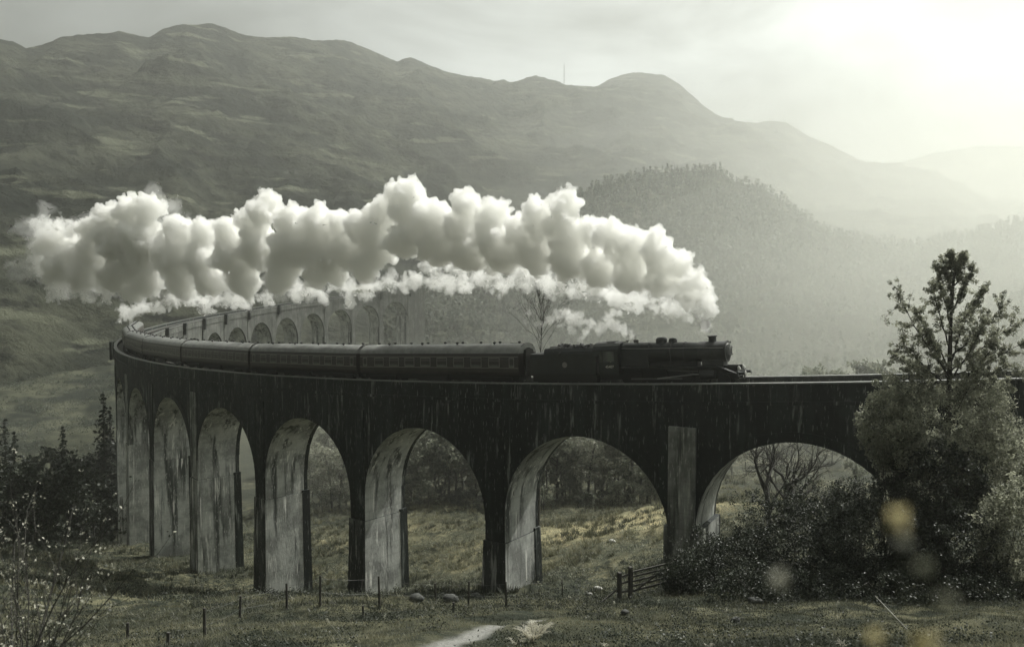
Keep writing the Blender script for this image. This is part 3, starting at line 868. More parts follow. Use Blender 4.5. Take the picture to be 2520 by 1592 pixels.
for sgn in (1, -1):
    y0, y1 = (.72, 1.30) if sgn > 0 else (-1.30, -.72)
    rp.box(X(10.25), X(2.05), y0, y1, 1.60, 1.64)
    rp.box(X(10.25), X(2.05), (y1 - .03) if sgn > 0 else y0, y1 if sgn > 0 else y0 + .03, 1.52, 1.60)
    rp.add([(X(2.05), y0, 1.64), (X(2.05), y1, 1.64), (X(.62), y1, 1.08), (X(.62), y0, 1.08), (X(2.05), y0, 1.60), (X(2.05), y1, 1.60), (X(.62), y1, 1.04), (X(.62), y0, 1.04)],
           [(0, 1, 2, 3), (7, 6, 5, 4), (0, 3, 7, 4), (1, 5, 6, 2), (2, 6, 7, 3), (0, 4, 5, 1)])
rp.box(X(1.55), X(.55), -.72, .72, 1.02, 1.06)
rp.build('running_plate', [M['black']], loco)
bb = MB(); bb.box(X(.62), X(.52), -1.25, 1.25, .82, 1.30)
bb.build('buffer_beam', [M['black']], loco)
for y in (.865, -.865):
    bf = MB(); bf.lathe([(X(.52), .15), (X(.42), .11), (X(.18), .10), (X(.05), .10)], axis='x', org=(0, y, 1.06), n=14)
    bo = bf.build('buffer', [M['black']], loco, smooth=True)
    bh = MB(); bh.lathe([(X(.06), .20), (X(.03), .23), (X(0), .19)], axis='x', org=(0, y, 1.06), n=18)
    bh.build('buffer_head', [M['steel']], bo, smooth=True)
for y in (.62, -.62):
    lp = MB(); lp.lathe([(1.30, .10), (1.52, .11), (1.60, .05), (1.64, .02)], org=(X(.60), y, 0), n=12)
    lp.tube((X(.52), y, 1.41), (X(.46), y, 1.41), .075, .08, n=14)
    lp.build('headlamp', [M['lamp']], loco, smooth=True)
bk = MB(); bk.box(X(1.38), X(1.30), -.05, .05, BZ + .62, BZ + .78); bk.build('lamp_bracket', [M['black']], loco)
pipe = MB(); pipe.path([(X(.52), .3, .9), (X(.42), .3, 1.25), (X(.40), .3, 1.1), (X(.40), .32, .55)], .04); pipe.path([(X(.52), -.1, 1.0), (X(.36), -.1, .95), (X(.34), -.1, .5)], .05)
pipe.build('vacuum_pipe', [M['dullsteel']], loco)
fr_ = MB()
for y in (.55, -.55): fr_.box(X(12.0), X(.62), y - .02, y + .02, .62, 1.62)
fr_.box(X(10.2), X(3.9), -.5, .5, .8, 2.0)
fr_.build('frame', [M['under']], loco)
for sgn in (1, -1):
    cyl = MB(); cyl.lathe([(X(3.55), .34), (X(3.5), .40), (X(2.35), .40), (X(2.3), .34)], axis='x', org=(0, sgn * 1.02, 1.02), n=20)
    cyl.tube((X(3.3), sgn * 1.02, 1.40), (X(2.5), sgn * 1.02, 1.40), .18, n=14)
    cyl.build('cylinder', [M['black']], loco, smooth=True)
    rod = MB(); rod.box(X(9.35), X(5.05), sgn * .93 - .03, sgn * .93 + .03, .62, .74)
    rod.build('coupling_rod', [M['dullsteel']], loco)
    cr = MB(); cr.tube((X(7.1), sgn * 1.0, .7), (X(4.2), sgn * 1.0, 1.0), .05); cr.tube((X(4.2), sgn * 1.02, 1.02), (X(3.55), sgn * 1.02, 1.02), .04)
    cr.tube((X(6.2), sgn * 1.05, 1.35), (X(3.7), sgn * 1.05, 1.25), .025)
    cr.build('connecting_rod', [M['steel']], loco)
    hrl = MB(); hrl.path([(X(10.1), sgn * .88, BZ + .46), (X(7.8), sgn * .92, BZ + .40), (X(3.7), sgn * .86, BZ + .38), (X(1.7), sgn * .84, BZ + .32)], .017)
    hrl.build('handrail', [M['steel']], loco)
    sp_ = MB(); sp_.prism([(X(9.2), 1.64), (X(8.6), 1.64), (X(8.6), 1.4), (X(9.2), 1.4)], sgn * .9, sgn * 1.1, axis='y')
    sp_.build('sandbox', [M['black']], loco)
add_wheels(loco, [X(5.1), X(7.2), X(9.35)], .915, 16, [M['under']], [M['under']], 'driving_wheel')
add_wheels(loco, [X(1.75), X(3.7)], .5, 0, [M['under']], [M['under']], 'bogie_wheel')

# ---- tender
tender = vehicle('coal_tender', 12.15, 19.05, 1.5)
tag(tender, 'black tender heaped with coal coupled behind the locomotive', 'tender')
T = 6.9 / 2
tb = MB()
tp = [(-1.30, 1.15), (-1.30, 2.80), (-1.24, 3.02), (-1.0, 3.28), (-.93, 3.24), (-1.16, 2.98), (-.6, 2.6), (.6, 2.6), (1.16, 2.98), (.93, 3.24), (1.0, 3.28), (1.24, 3.02), (1.30, 2.80), (1.30, 1.15)]
tb.prism(tp, -1.6, T - .05)
tb.prism([(-1.30, 1.15), (-1.30, 2.75), (-1.2, 2.85), (0, 2.9), (1.2, 2.85), (1.30, 2.75), (1.30, 1.15)], -T + .45, -1.6)
tb.prism([(-1.2, 2.75), (-1.0, 3.2), (0, 3.3), (1.0, 3.2), (1.2, 2.75)], -1.7, -1.55)
tbo = tb.build('tender_body', [M['black']], tender)
cl = MB(); rr_ = random.Random(4)
prof_c = [(-1.05, 2.6), (-.8, 3.15), (-.3, 3.42), (.3, 3.44), (.8, 3.2), (1.05, 2.6)]
cl.prism(prof_c, -1.45, T - .3)
for i in range(150):
    x_ = rr_.uniform(-1.6, T - .35); y_ = rr_.gauss(0, .45)
    h = 3.47 - abs(y_) * .45 - max(0, (-.6 - x_)) * .5 - max(0, x_ - 2.2) * .35
    s_ = rr_.uniform(.06, .17)
    cl.box(x_ - s_, x_ + s_, y_ - s_, y_ + s_, h - s_, h + s_ * .8, rot=Matrix.Rotation(rr_.uniform(0, 3), 3, Vector((rr_.random(), rr_.random(), rr_.random() + .1)).normalized()))
tag(cl.build('coal', [M['coal']], tender), kind='stuff')
tu = MB(); tu.box(-T + .4, T - .2, -1.25, 1.25, 1.0, 1.15)
for y in (.95, -.95): tu.box(-T + .5, T - .3, y - .03, y + .03, .45, 1.0)
tu.build('underframe', [M['under']], tender)
ld = MB()
for y in (-.35, .35): ld.tube((-T + .38, y, 1.2), (-T + .38, y, 2.7), .02)
for z in (1.4, 1.75, 2.1, 2.45): ld.tube((-T + .38, -.35, z), (-T + .38, .35, z), .018)
ld.build('ladder', [M['black']], tender)
crest = MB(); crest.lathe([(-1.306, .24), (-1.302, .24)], axis='y', org=(.4, 0, 1.9), n=20)
crest.build('round_emblem', [M['curtain']], tender)
for y in (.865, -.865):
    bf = MB(); bf.lathe([(-T + .45, .14), (-T + .1, .10), (-T + .08, .21), (-T + .02, .2)], axis='x', org=(0, y, 1.06), n=14); bf.build('buffer', [M['under']], tender, smooth=True)
add_wheels(tender, [2.1, 0.05, -2.0], .65, 10, [M['under']], [M['under']])

# ---- carriages
CL = 19.7
def coach_side(z):   # half width of the body at a height: tumblehome below, straight above
    return float(np.interp(z, [1.0, 1.25, 1.7, 2.3, 2.95, 3.05], [1.30, 1.375, 1.41, 1.40, 1.33, 1.28]))
def make_coach():
    root = empty('railway_coach', (0, 0, 0))
    h = CL / 2
    bd = MB()
    zs = [1.0, 1.25, 1.7, 2.3, 2.95]
    poly = [(-coach_side(z), z) for z in zs] + [(coach_side(z), z) for z in reversed(zs)]
    bd.prism(poly, -h, h)
    body = bd.build('body', [M['coach']], root)
    bl = MB()
    for sgn in (1, -1):
        for z in (1.62, 2.62): bl.box(-h + .02, h - .02, sgn * (coach_side(z) + .004) - .008, sgn * (coach_side(z) + .004) + .008, z, z + .05)
    bl.build('waist_line', [M['curtain']], body)
    rp_ = [(-1.345, 2.93), (-1.30, 3.12), (-1.12, 3.36), (-.8, 3.58), (-.42, 3.71), (0, 3.75), (.42, 3.71), (.8, 3.58), (1.12, 3.36), (1.30, 3.12), (1.345, 2.93)]
    rf_ = MB(); rf_.prism(rp_, -h - .02, h + .02)
    roof = rf_.build('roof', [M['roof']], root, smooth=True)
    ri = MB()
    for x in np.linspace(-h + 1.2, h - 1.2, 8):
        ri.prism([(p[0] * 1.004, p[1] + .012) for p in rp_], x - .02, x + .02)
    ri.build('roof_rib', [M['roof']], roof)
    v0 = None
    for i, x in enumerate(np.linspace(-h + 1.1, h - 1.1, 9)):
        for y in ((.42, -.42) if i % 2 else (.42,)):
            if v0 is None:
                vm = MB(); vm.lathe([(-.06, .07), (.06, .07), (.09, .15), (.16, .15), (.21, .09), (.23, .02)], n=10)
                v0 = vm.build('roof_ventilator', [M['under']], root, smooth=True); v = v0
            else:
                v = v0.copy(); C.objects.link(v); v.parent = root
            v.location = (x, y, 3.71)
    # windows: eight saloon windows and door windows each side
    w0 = {}
    xs = [(-h + 2.7 + i * 2.045, 1.25) for i in range(8)] + [(-h + .75, .55), (h - .75, .55)]
    for x, w in xs:
        for sgn in (1, -1):
            key = (w, sgn)
            if key not in w0:
                fm_, pn = MB(), MB()
                y = sgn * 1.372
                sl_ = -.06 * sgn
                def quadbox(mb, x0, x1, z0, z1, o0, o1):
                    pts = []
                    for oo in (o0, o1):
                        for (xx, zz) in ((x0, z0), (x1, z0), (x1, z1), (x0, z1)):
                            pts.append((xx, sgn * (coach_side(zz) + oo), zz))
                    mb.add(pts, [(0, 1, 2, 3), (7, 6, 5, 4), (0, 4, 5, 1), (1, 5, 6, 2), (2, 6, 7, 3), (3, 7, 4, 0)])
                z0, z1 = 1.72, 2.56
                for a in ((-w / 2, w / 2, z0, z0 + .05), (-w / 2, w / 2, z1 - .05, z1), (-w / 2, -w / 2 + .05, z0 + .05, z1 - .05), (w / 2 - .05, w / 2, z0 + .05, z1 - .05)) + (((-w / 2 + .05, w / 2 - .05, 2.28, 2.31),) if w > 1 else ()):
                    quadbox(fm_, a[0], a[1], a[2], a[3], -.01, .014)
                quadbox(pn, -w / 2 + .05, w / 2 - .05, z0 + .05, z1 - .05, -.01, .004)
                o = fm_.build('window', [M['curtain']], root); pn.build('pane', [M['glass']], o)
                w0[key] = o
            else:
                o = copy_tree(w0[key], root)
            o.location = (x, 0, 0)
    gw = None
    for sgn in (1, -1):
        g_ = MB()
        arch = [(-.62, 1.0), (-.62, 2.85), (-.5, 3.2), (0, 3.38), (.5, 3.2), (.62, 2.85), (.62, 1.0)]
        g_.prism(arch, sgn * h + (.02 if sgn > 0 else -.30), sgn * h + (.30 if sgn > 0 else -.02))
        g_.build('gangway', [M['under']], root)
        hp = MB(); ys = np.linspace(-.95, .95, 9)
        pts = [(sgn * (h + .03), y, 3.80 - .28 * (y / .95) ** 2) for y in ys]
        hp.path(pts, .022, n=5)
        hp.tube((sgn * (h + .03), -.42, 3.76), (sgn * (h - 1.5), -.42, 3.80), .02, n=5)
        hp.build('roof_pipe', [M['under']], root)
        bg = MB()
        cx_ = sgn * 7.1
        for y in (.98, -.98): bg.box(cx_ - 1.7, cx_ + 1.7, y - .06, y + .06, .42, .80)
        bg.box(cx_ - .25, cx_ + .25, -1.1, 1.1, .35, .7)
        bo_ = bg.build('bogie', [M['under']], root)
        w1 = None
        for x in (cx_ - 1.3, cx_ + 1.3):
            for y in (.75, -.75):
                if w1 is None:
                    r1, s1 = wheel_mb(.46, 0, n=18)
                    r1.lathe([(-.02, .42), (.02, .42)], axis='y', n=18)
                    w1 = r1.build('wheel', [M['under']], bo_); w = w1
                else:
                    w = w1.copy(); C.objects.link(w); w.parent = bo_
                w.location = (x, y, .46)
    un = MB(); un.box(-h + .05, h - .05, -1.2, 1.2, .86, 1.0); un.box(-h + .3, h - .3, -.9, .9, .5, .86)
    un.box(-2.2, 1.5, -1.15, -.5, .42, .86); un.box(-1.0, 2.0, .5, 1.15, .42, .86)
    un.build('underframe', [M['under']], root)
    return root
clabels = ['first dark coach with pale windows coupled directly behind the coal tender',
           'second coach behind the tender, between the first and third coaches',
           'third coach behind the tender, with its roof starting to turn along the curve',
           'fourth coach behind the tender, on the left part of the curve',
           'fifth coach behind the tender, nearly at the far bend of the viaduct',
           'sixth coach behind the tender, rounding the far bend of the viaduct',
           'last coach of the train, beyond the far bend with steam over its roof']
proto_coach = make_coach()
for i in range(7):
    s = 19.45 + i * 20.1
    t_ = vehicle('tmp', s, s + 20.0, 3.0)
    o = proto_coach if i == 0 else copy_tree(proto_coach)
    o.location = t_.location; o.rotation_euler = t_.rotation_euler
    bpy.data.objects.remove(t_)
    tag(o, clabels[i], 'coach', 'coaches of the steam train')

# ------------------------------------------------------------------ steam
def steam_depth(px):
    """The plume trails above the train, drifting a little to this side of the far bend."""
    return float(np.interp(px, [0, 300, 700, 1100, 1500, 1760], [122, 116, 100, 88, 77, 70.3]))

ICO = {}
for _s in (1, 2, 3):
    _bm = bmesh.new(); bmesh.ops.create_icosphere(_bm, subdivisions=_s, radius=1)
    ICO[_s] = (np.array([v.co[:] for v in _bm.verts]), np.array([[v.index for v in f.verts] for f in _bm.faces])); _bm.free()

def puff_mesh(name, balls, voxel, disp, material, seed, kids=14, kid_r=(.32, .55), up=.0):
    """Balls (centre, radius) with smaller balls budding on them, fused into one skin and roughened."""
    r_ = random.Random(seed)
    out = []
    def ball(c, r, sub=2): out.append((c.x, c.y, c.z, r, sub))
    for c, r in balls:
        c = Vector(c)
        ball(c, r, 3)
        for _ in range(kids):
            d = Vector((r_.gauss(0, 1), r_.gauss(0, 1), r_.gauss(0, 1) + up)).normalized()
            kr = r * r_.uniform(*kid_r)
            kc = c + d * (r * r_.uniform(.82, 1.0))
            ball(kc, kr, 2)
            if r > .9:
                for _ in range(5):
                    d2 = (d + Vector((r_.gauss(0, .7), r_.gauss(0, .7), r_.gauss(0, .7)))).normalized()
                    ball(kc + d2 * kr * .9, kr * r_.uniform(.3, .5), 1)
    vs_, fs_, n_ = [], [], 0
    for x, y, z, r, sub in out:
        tv, tf_ = ICO[sub]
        vs_.append(tv * r + np.array((x, y, z))); fs_.append(tf_ + n_); n_ += len(tv)
    o = mesh_obj(name, np.vstack(vs_), np.vstack(fs_), material)
    me = o.data
    md = o.modifiers.new('fuse', 'REMESH'); md.mode = 'VOXEL'; md.voxel_size = voxel
    dg = bpy.context.evaluated_depsgraph_get()
    me2 = bpy.data.meshes.new_from_object(o.evaluated_get(dg))
    o.modifiers.clear(); o.data = me2; bpy.data.meshes.remove(me); me2.name = name
    n = len(me2.vertices)
    co = np.empty(n * 3, np.float32); me2.vertices.foreach_get('co', co); co = co.reshape(-1, 3)
    no = np.empty(n * 3, np.float32); me2.vertices.foreach_get('normal', no); no = no.reshape(-1, 3)
    for s, a in disp:
        d = fbm(co[:, 0] / s, co[:, 1] / s, co[:, 2] / s, 3, seed, .55, ridge=False)
        co = co + no * (np.abs(d) * 2 - .55)[:, None] * a
    me2.vertices.foreach_set('co', co.astype(np.float32).ravel()); me2.update()
    me2.materials.clear(); me2.materials.append(material)
    me2.polygons.foreach_set('use_smooth', np.ones(len(me2.polygons), dtype=bool))
    return o

def steam_mat(name, dens, g=.35):
    m = bpy.data.materials.new(name); m.use_nodes = True
    N, L = m.node_tree.nodes, m.node_tree.links
    N.clear()
    out = N.new('ShaderNodeOutputMaterial'); v = N.new('ShaderNodeVolumePrincipled')
    v.inputs['Color'].default_value = (.998, .998, .985, 1)
    v.inputs['Density'].default_value = dens
    v.inputs['Anisotropy'].default_value = g
    L.new(v.outputs[0], out.inputs['Volume'])
    return m
M['steam'] = steam_mat('steam', 2.2)
M['steam_thin'] = steam_mat('thin_steam', .8)
M['steam_veil'] = steam_mat('steam_veil', .16)

def S(px, py, rpx, dd=0.0):
    D = steam_depth(px) + dd
    return (at(px, py, D), rpx * D / FPX)
# lobes along the top of the plume, from the chimney back: picture x, y, radius
top = [(1746, 813, 3), (1744, 807, 4), (1746, 800, 5), (1742, 793, 7), (1749, 785, 8), (1738, 777, 9), (1752, 766, 11), (1742, 758, 15), (1728, 745, 18), (1745, 738, 22), (1738, 722, 28), (1712, 690, 34), (1668, 650, 42), (1618, 622, 48), (1560, 600, 46), (1508, 585, 45), (1455, 572, 42),
       (1395, 500, 40), (1388, 545, 42), (1400, 600, 50), (1340, 560, 45), (1310, 520, 35), (1285, 570, 48), (1215, 528, 42), (1205, 580, 50), (1145, 505, 38), (1135, 560, 55), (1060, 540, 52), (1000, 475, 40), (975, 480, 36),
       (1010, 520, 50), (940, 530, 45), (890, 560, 48), (840, 555, 40), (780, 550, 45), (720, 545, 45), (660, 500, 34), (640, 520, 38), (610, 545, 36), (560, 575, 38), (500, 575, 36),
       (440, 565, 38), (365, 512, 36), (320, 520, 38), (270, 540, 40), (230, 565, 38)]
core = [(1690, 725, 38), (1625, 690, 50), (1555, 672, 55), (1480, 655, 58), (1400, 640, 62), (1320, 620, 62), (1240, 620, 64), (1160, 615, 62), (1080, 600, 62), (1000, 590, 58), (930, 600, 60), (860, 610, 60),
        (790, 610, 62), (720, 610, 60), (640, 610, 62), (570, 630, 55), (500, 640, 55), (430, 630, 58), (360, 600, 62), (290, 600, 58), (230, 620, 52), (170, 620, 45), (140, 655, 40), (205, 670, 46), (285, 680, 48), (365, 690, 44), (450, 705, 36), (330, 650, 55), (120, 600, 34), (330, 725, 26), (600, 700, 40), (690, 690, 40), (780, 685, 36),
        (700, 660, 48), (600, 680, 48), (520, 690, 45), (440, 680, 40), (820, 660, 45), (900, 655, 42)]
r7 = random.Random(3)
balls = [S(x, y, r * .95, r7.uniform(-1.2, 1.2)) for x, y, r in top] + [S(x, y, r * .9, r7.uniform(-.8, 1.5)) for x, y, r in core]
o = puff_mesh('steam_plume', balls, .13, [(2.4, .45), (.9, .30), (.38, .12)], M['steam'], 5, kids=26, kid_r=(.16, .42), up=.25)
tag(o, 'thick white steam billowing back from the chimney over the whole train', kind='stuff')
# a thin veil round the plume, torn at the edges
vb = [S(x + r7.uniform(-14, 14), y + r7.uniform(-10, 14), r * r7.uniform(.8, 1.12), r7.uniform(-2, 2)) for x, y, r in core[16:22] + core[22:] + top[-6:] + top[-6:]]
vb += [S(r7.uniform(60, 260), r7.uniform(545, 720), r7.uniform(14, 34), r7.uniform(-3, 3)) for _ in range(34)]
o = puff_mesh('steam_veil', vb, .2, [(2.4, 1.3), (1.0, .7), (.4, .25)], M['steam_veil'], 31, kids=10)
tag(o, 'thin torn veil of steam round the plume and at its far left end', kind='stuff')
# torn lower fringe lit from behind
fr = [(1738, 800, 6), (1730, 790, 9), (1722, 770, 22), (1690, 768, 24), (1650, 765, 26), (1610, 755, 26), (1570, 745, 28), (1530, 730, 26), (1480, 722, 26), (1440, 728, 20), (1400, 715, 28), (1350, 700, 26), (1300, 705, 26), (1260, 700, 30), (1200, 695, 28),
      (1150, 690, 24), (1110, 700, 24), (1060, 690, 26), (1000, 700, 24), (960, 695, 28), (910, 705, 28), (860, 715, 26), (800, 720, 20), (770, 720, 26), (720, 715, 28), (660, 725, 28), (610, 730, 28), (560, 740, 30),
      (510, 748, 26), (470, 735, 24), (430, 735, 30), (390, 750, 24), (350, 755, 22), (310, 770, 20), (295, 790, 12), (250, 700, 34), (200, 700, 36), (150, 690, 32), (140, 720, 22), (110, 660, 34), (100, 610, 34), (130, 575, 34), (180, 560, 28), (85, 640, 22), (150, 550, 18)]
fr += [(x + r7.uniform(-10, 10), float(np.interp(x, [1050, 1300, 1500, 1700], [665, 690, 705, 755])) + r7.uniform(-38, 34), r7.uniform(10, 28)) for x in range(1050, 1705, 14)]
fr += [((a[0] + b[0]) / 2 + r7.uniform(-12, 12), (a[1] + b[1]) / 2 + r7.uniform(-16, 10), (a[2] + b[2]) * .4) for a, b in zip(fr[:-1], fr[1:]) if abs(a[0] - b[0]) < 80]
balls = [S(x, y, r * r7.uniform(.6, 1.0), float(np.interp(x, [60, 300, 700, 1600, 1740], [0, 2, 6, 6, 0])) + r7.uniform(-1.5, 2.5)) for x, y, r in fr]
o = puff_mesh('steam_fringe', balls, .13, [(1.7, 1.0), (.7, .5)], M['steam_thin'], 9, kids=12, kid_r=(.25, .6))
tag(o, 'torn thin wisps of steam hanging under the plume', kind='stuff')
sv = [(1565, 832, 5), (1555, 824, 9), (1540, 816, 13), (1518, 806, 16), (1495, 800, 16), (1475, 806, 14), (1500, 780, 16), (1520, 770, 12), (1455, 800, 16), (1440, 822, 12), (1425, 835, 8), (1420, 790, 18), (1405, 810, 10), (1395, 775, 16), (1380, 800, 10),
      (1370, 780, 14), (1350, 790, 12), (1330, 795, 10), (1290, 790, 8), (1300, 770, 8)]
balls = [S(x, y, r * 1.0, 1.5 + r7.uniform(-.6, .6)) for x, y, r in sv]
o = puff_mesh('safety_valve_steam', balls, .11, [(.9, .5), (.35, .2)], M['steam_thin'], 19, kids=8)
tag(o, 'small jet of steam blowing back from the safety valves over the cab', kind='stuff')

# ------------------------------------------------------------------ vegetation helpers
def leaf_quads(P, size, rg, flat=0.0, tone=None, asp=.55):
    """One small rhombic leaf at each point; size may be an array."""
    n = len(P)
    a = rg.normal(size=(n, 3)); a[:, 2] *= (1 - flat); a /= np.linalg.norm(a, axis=1)[:, None] + 1e-9
    b = rg.normal(size=(n, 3)); b -= (b * a).sum(1)[:, None] * a; b /= np.linalg.norm(b, axis=1)[:, None] + 1e-9
    s = np.broadcast_to(np.asarray(size, float), (n,)) * rg.uniform(.6, 1.3, n)
    V = np.stack([P + a * s[:, None] * .5, P + b * (s * asp * .5)[:, None], P - a * s[:, None] * .5, P - b * (s * asp * .5)[:, None]], 1).reshape(-1, 3)
    F = np.arange(n * 4).reshape(-1, 4)
    t = rg.uniform(0, 1, n) if tone is None else np.clip(tone + rg.uniform(-.25, .25, n), 0, 1)
    return V, F, np.repeat(t, 4)

class Wood:
    """Branch tubes with few sides, gathered in lists."""
    def __init__(s, n=5): s.v, s.f, s.n = [], [], n
    def seg(s, p0, p1, r0, r1):
        p0, p1 = np.asarray(p0, float), np.asarray(p1, float)
        d = p1 - p0; d /= np.linalg.norm(d) + 1e-9
        u = np.cross(d, (0, 0, 1.) if abs(d[2]) < .9 else (1., 0, 0)); u /= np.linalg.norm(u); w = np.cross(d, u)
        k = len(s.v); n = s.n
        for p, r in ((p0, r0), (p1, r1)):
            for i in range(n):
                a = 2 * math.pi * i / n
                s.v.append(p + u * r * math.cos(a) + w * r * math.sin(a))
        s.f += [(k + i, k + (i + 1) % n, k + n + (i + 1) % n, k + n + i) for i in range(n)]
    def limb(s, pts, r0, r1):
        m = len(pts) - 1
        for i in range(m):
            s.seg(pts[i], pts[i + 1], r0 + (r1 - r0) * i / m, r0 + (r1 - r0) * (i + 1) / m)
    def build(s, name, m, parent=None):
        return mesh_obj(name, np.array(s.v), np.array(s.f, dtype=np.int32), m, parent, smooth=True)

def curve(p, d, L, n, rg, wander=.25, rise=.0):
    """A wandering limb of n steps from p along d."""
    pts = [np.array(p, float)]; d = np.array(d, float); d /= np.linalg.norm(d)
    for i in range(n):
        d = d + rg.normal(size=3) * wander / math.sqrt(n) + np.array((0, 0, rise / n)); d /= np.linalg.norm(d)
        pts.append(pts[-1] + d * L / n)
    return pts

def grow(w, p, d, L, r, lev, rg, tips, nb=(3, 5), ang=.6, ratio=.62, wander=.5, rise=.2, steps=4):
    """Recursive branching; tips collects the twig ends and points along the last twigs."""
    pts = curve(p, d, L, steps, rg, wander, rise)
    w.limb(pts, r, r * .5 if lev else r * .3)
    if lev == 0:
        tips += pts[1:]
        return
    dm = pts[-1] - pts[0]; dm /= np.linalg.norm(dm)
    k = rg.integers(nb[0], nb[1] + 1)
    for i in range(k):
        t = rg.uniform(.35, 1.0)
        f = t * steps; a = min(int(f), steps - 1)
        q = pts[a] + (pts[a + 1] - pts[a]) * (f - a)
        dd = dm + rg.normal(size=3) * ang
        grow(w, q, dd, L * ratio * rg.uniform(.7, 1.2), r * .5 * (1 - .3 * t), lev - 1, rg, tips, nb, ang, ratio, wander, rise, max(2, steps - 1))
    grow(w, pts[-1], dm + rg.normal(size=3) * .25, L * ratio, r * .5, lev - 1, rg, tips, nb, ang, ratio, wander, rise, max(2, steps - 1))

def clump_leaves(centres, rad, per, size, rg, flat=0.0, base_tone=None):
    n = len(centres)
    P = np.repeat(np.asarray(centres, float), per, 0)
    rd = np.repeat(np.broadcast_to(np.asarray(rad, float), (n,)), per)
    o = rg.normal(size=P.shape); o /= np.linalg.norm(o, axis=1)[:, None]
    P = P + o * (rd * rg.uniform(0, 1, len(P)) ** .45)[:, None]
    ct = np.repeat(rg.uniform(.15, .85, n) if base_tone is None else base_tone, per)
    return leaf_quads(P, size, rg, flat, ct)

def ground_hit(px, py, d0=6.0, d1=260.0):
    """Where the line of sight through a picture position first meets the ground."""
    D = np.geomspace(d0, d1, 700)
    v = at(px, py, 1.0)
    x = v.x * D; z = CAM_Z + (v.z - CAM_Z) * D
    h = gz(x, D)
    i = int(np.argmax(z < h)) if (z < h).any() else len(D) - 1
    return Vector((float(x[i]), float(D[i]), float(h[i])))
def on_ground(px, D, sink=.05):
    v = at(px, 900, D)
    return Vector((v.x, D, gz(v.x, D) - sink))

ORD = 'first second third fourth fifth sixth seventh eighth ninth tenth eleventh twelfth thirteenth fourteenth'.split()
# ---- trees of the middle distance: a few kinds, each built once and copied with its parts
def proto_broadleaf(H, spread, seed, name='broadleaf_tree', leaf='leaf_far', nclump=150, per=14, ls=.46, bark='bark', bare=False, up=.25):
    rg = np.random.default_rng(seed)
    root = empty(name)
    w = Wood(5); tips = []
    tr = curve((0, 0, 0), (0, 0, 1), H * .75, 6, rg, .18)
    w.limb(tr, H * .014 + .03, H * .005)
    for i in range(13):
        t = rg.uniform(.22, 1.0); f = t * 6; a = min(int(f), 5)
        q = tr[a] + (tr[a + 1] - tr[a]) * (f - a)
        az = i * 2.4 + rg.uniform(-.4, .4)
        d = np.array((math.cos(az), math.sin(az), rg.uniform(.35, 1.0)))
        grow(w, q, d, spread * (1.15 - .55 * t) * rg.uniform(.7, 1.1), H * .005, 1, rg, tips, (3, 4), .55, .6, .5, up, 3)
    w.build('trunk', M[bark], root)
    T = np.array(tips)
    if len(T) > nclump: T = T[rg.permutation(len(T))[:nclump]]
    V, F, t = clump_leaves(T, rg.uniform(.35, .95, len(T)) * (H / 12), per, ls, rg)
    mesh_obj('crown', V, F, M[leaf], root, col=t)
    return root

def proto_conifer(H, spread, seed, name='spruce_tree', leaf='needle'):
    rg = np.random.default_rng(seed)
    root = empty(name)
    w = Wood(5); w.limb([np.array((0, 0, z)) for z in np.linspace(0, H, 6)], H * .014 + .02, .02); w.build('trunk', M['bark'], root)
    P, S_ = [], []
    z = H * .08
    while z < H:
        f = 1 - z / H
        R0 = spread * (f ** .85) + .12
        for i in range(int(7 + 5 * f)):
            az = rg.uniform(0, 2 * math.pi); rl = R0 * rg.uniform(.65, 1.12)
            for k in range(int(3 + 5 * f)):
                q = (k + rg.uniform(.2, 1)) / (3 + 5 * f)
                P.append((math.cos(az) * rl * q, math.sin(az) * rl * q, z + .10 * H * f * (.3 - q * .9) + rg.normal() * .08)); S_.append(.75 * (.5 + .6 * f))
        z += H * .028
    V, F, t = leaf_quads(np.array(P), np.array(S_), rg, flat=.5, asp=.45)
    mesh_obj('crown', V, F, M[leaf], root, col=t)
    return root

def plant(proto, used, loc, rz, sc_, label, cat, group=None):
    o = proto if proto not in used else copy_tree(proto)
    used.add(proto)
    o.location = loc; o.rotation_euler = (0, 0, rz); o.scale = (sc_, sc_, sc_)
    return tag(o, label, cat, group)

used = set()
r5 = random.Random(21)
birches = [proto_broadleaf(11, 2.6, 31 + i, 'birch_tree', 'leaf_birch', 120, 11, .34, 'bark_pale' if i % 2 else 'bark') for i in range(4)]
broads = [proto_broadleaf(10, 3.4, 51 + i, 'broadleaf_tree', 'leaf_far', 230, 15, .5) for i in range(3)]
darks = [proto_broadleaf(8.5, 3.3, 61 + i, 'broadleaf_tree', 'leaf_dark', 170, 16, .42) for i in range(2)]
spruces = [proto_conifer(15, 3.1, 71 + i) for i in range(3)]

# the wood seen through the arches
wood_edge = lambda px: float(np.interp(px, [680, 850, 1080, 1430, 1660], [174, 165, 150, 139, 133]))
for i in range(120):
    px = 690 + (i + r5.uniform(-.5, .5)) * 980 / 120
    D = wood_edge(px) + (r5.uniform(0, 8) if i % 2 else r5.uniform(10, 46))
    p = on_ground(px, D, .2)
    pr = r5.choice(birches + birches + broads)
    plant(pr, used, p, r5.uniform(0, 6), r5.uniform(.95, 1.45), 'pale hazy tree of the wood seen through the viaduct arches', 'tree', 'trees of the wood behind the arches')
for i in range(60):   # undergrowth edge of that wood
    px = 690 + (i + r5.uniform(-.4, .4)) * 980 / 60
    p = on_ground(px, wood_edge(px) - r5.uniform(-6, 9), .3)
    plant(r5.choice(darks + broads), used, p, r5.uniform(0, 6), r5.uniform(.22, .55), 'low thicket bush along the foot of the wood behind the arches', 'bush', 'bushes along the wood behind the arches')
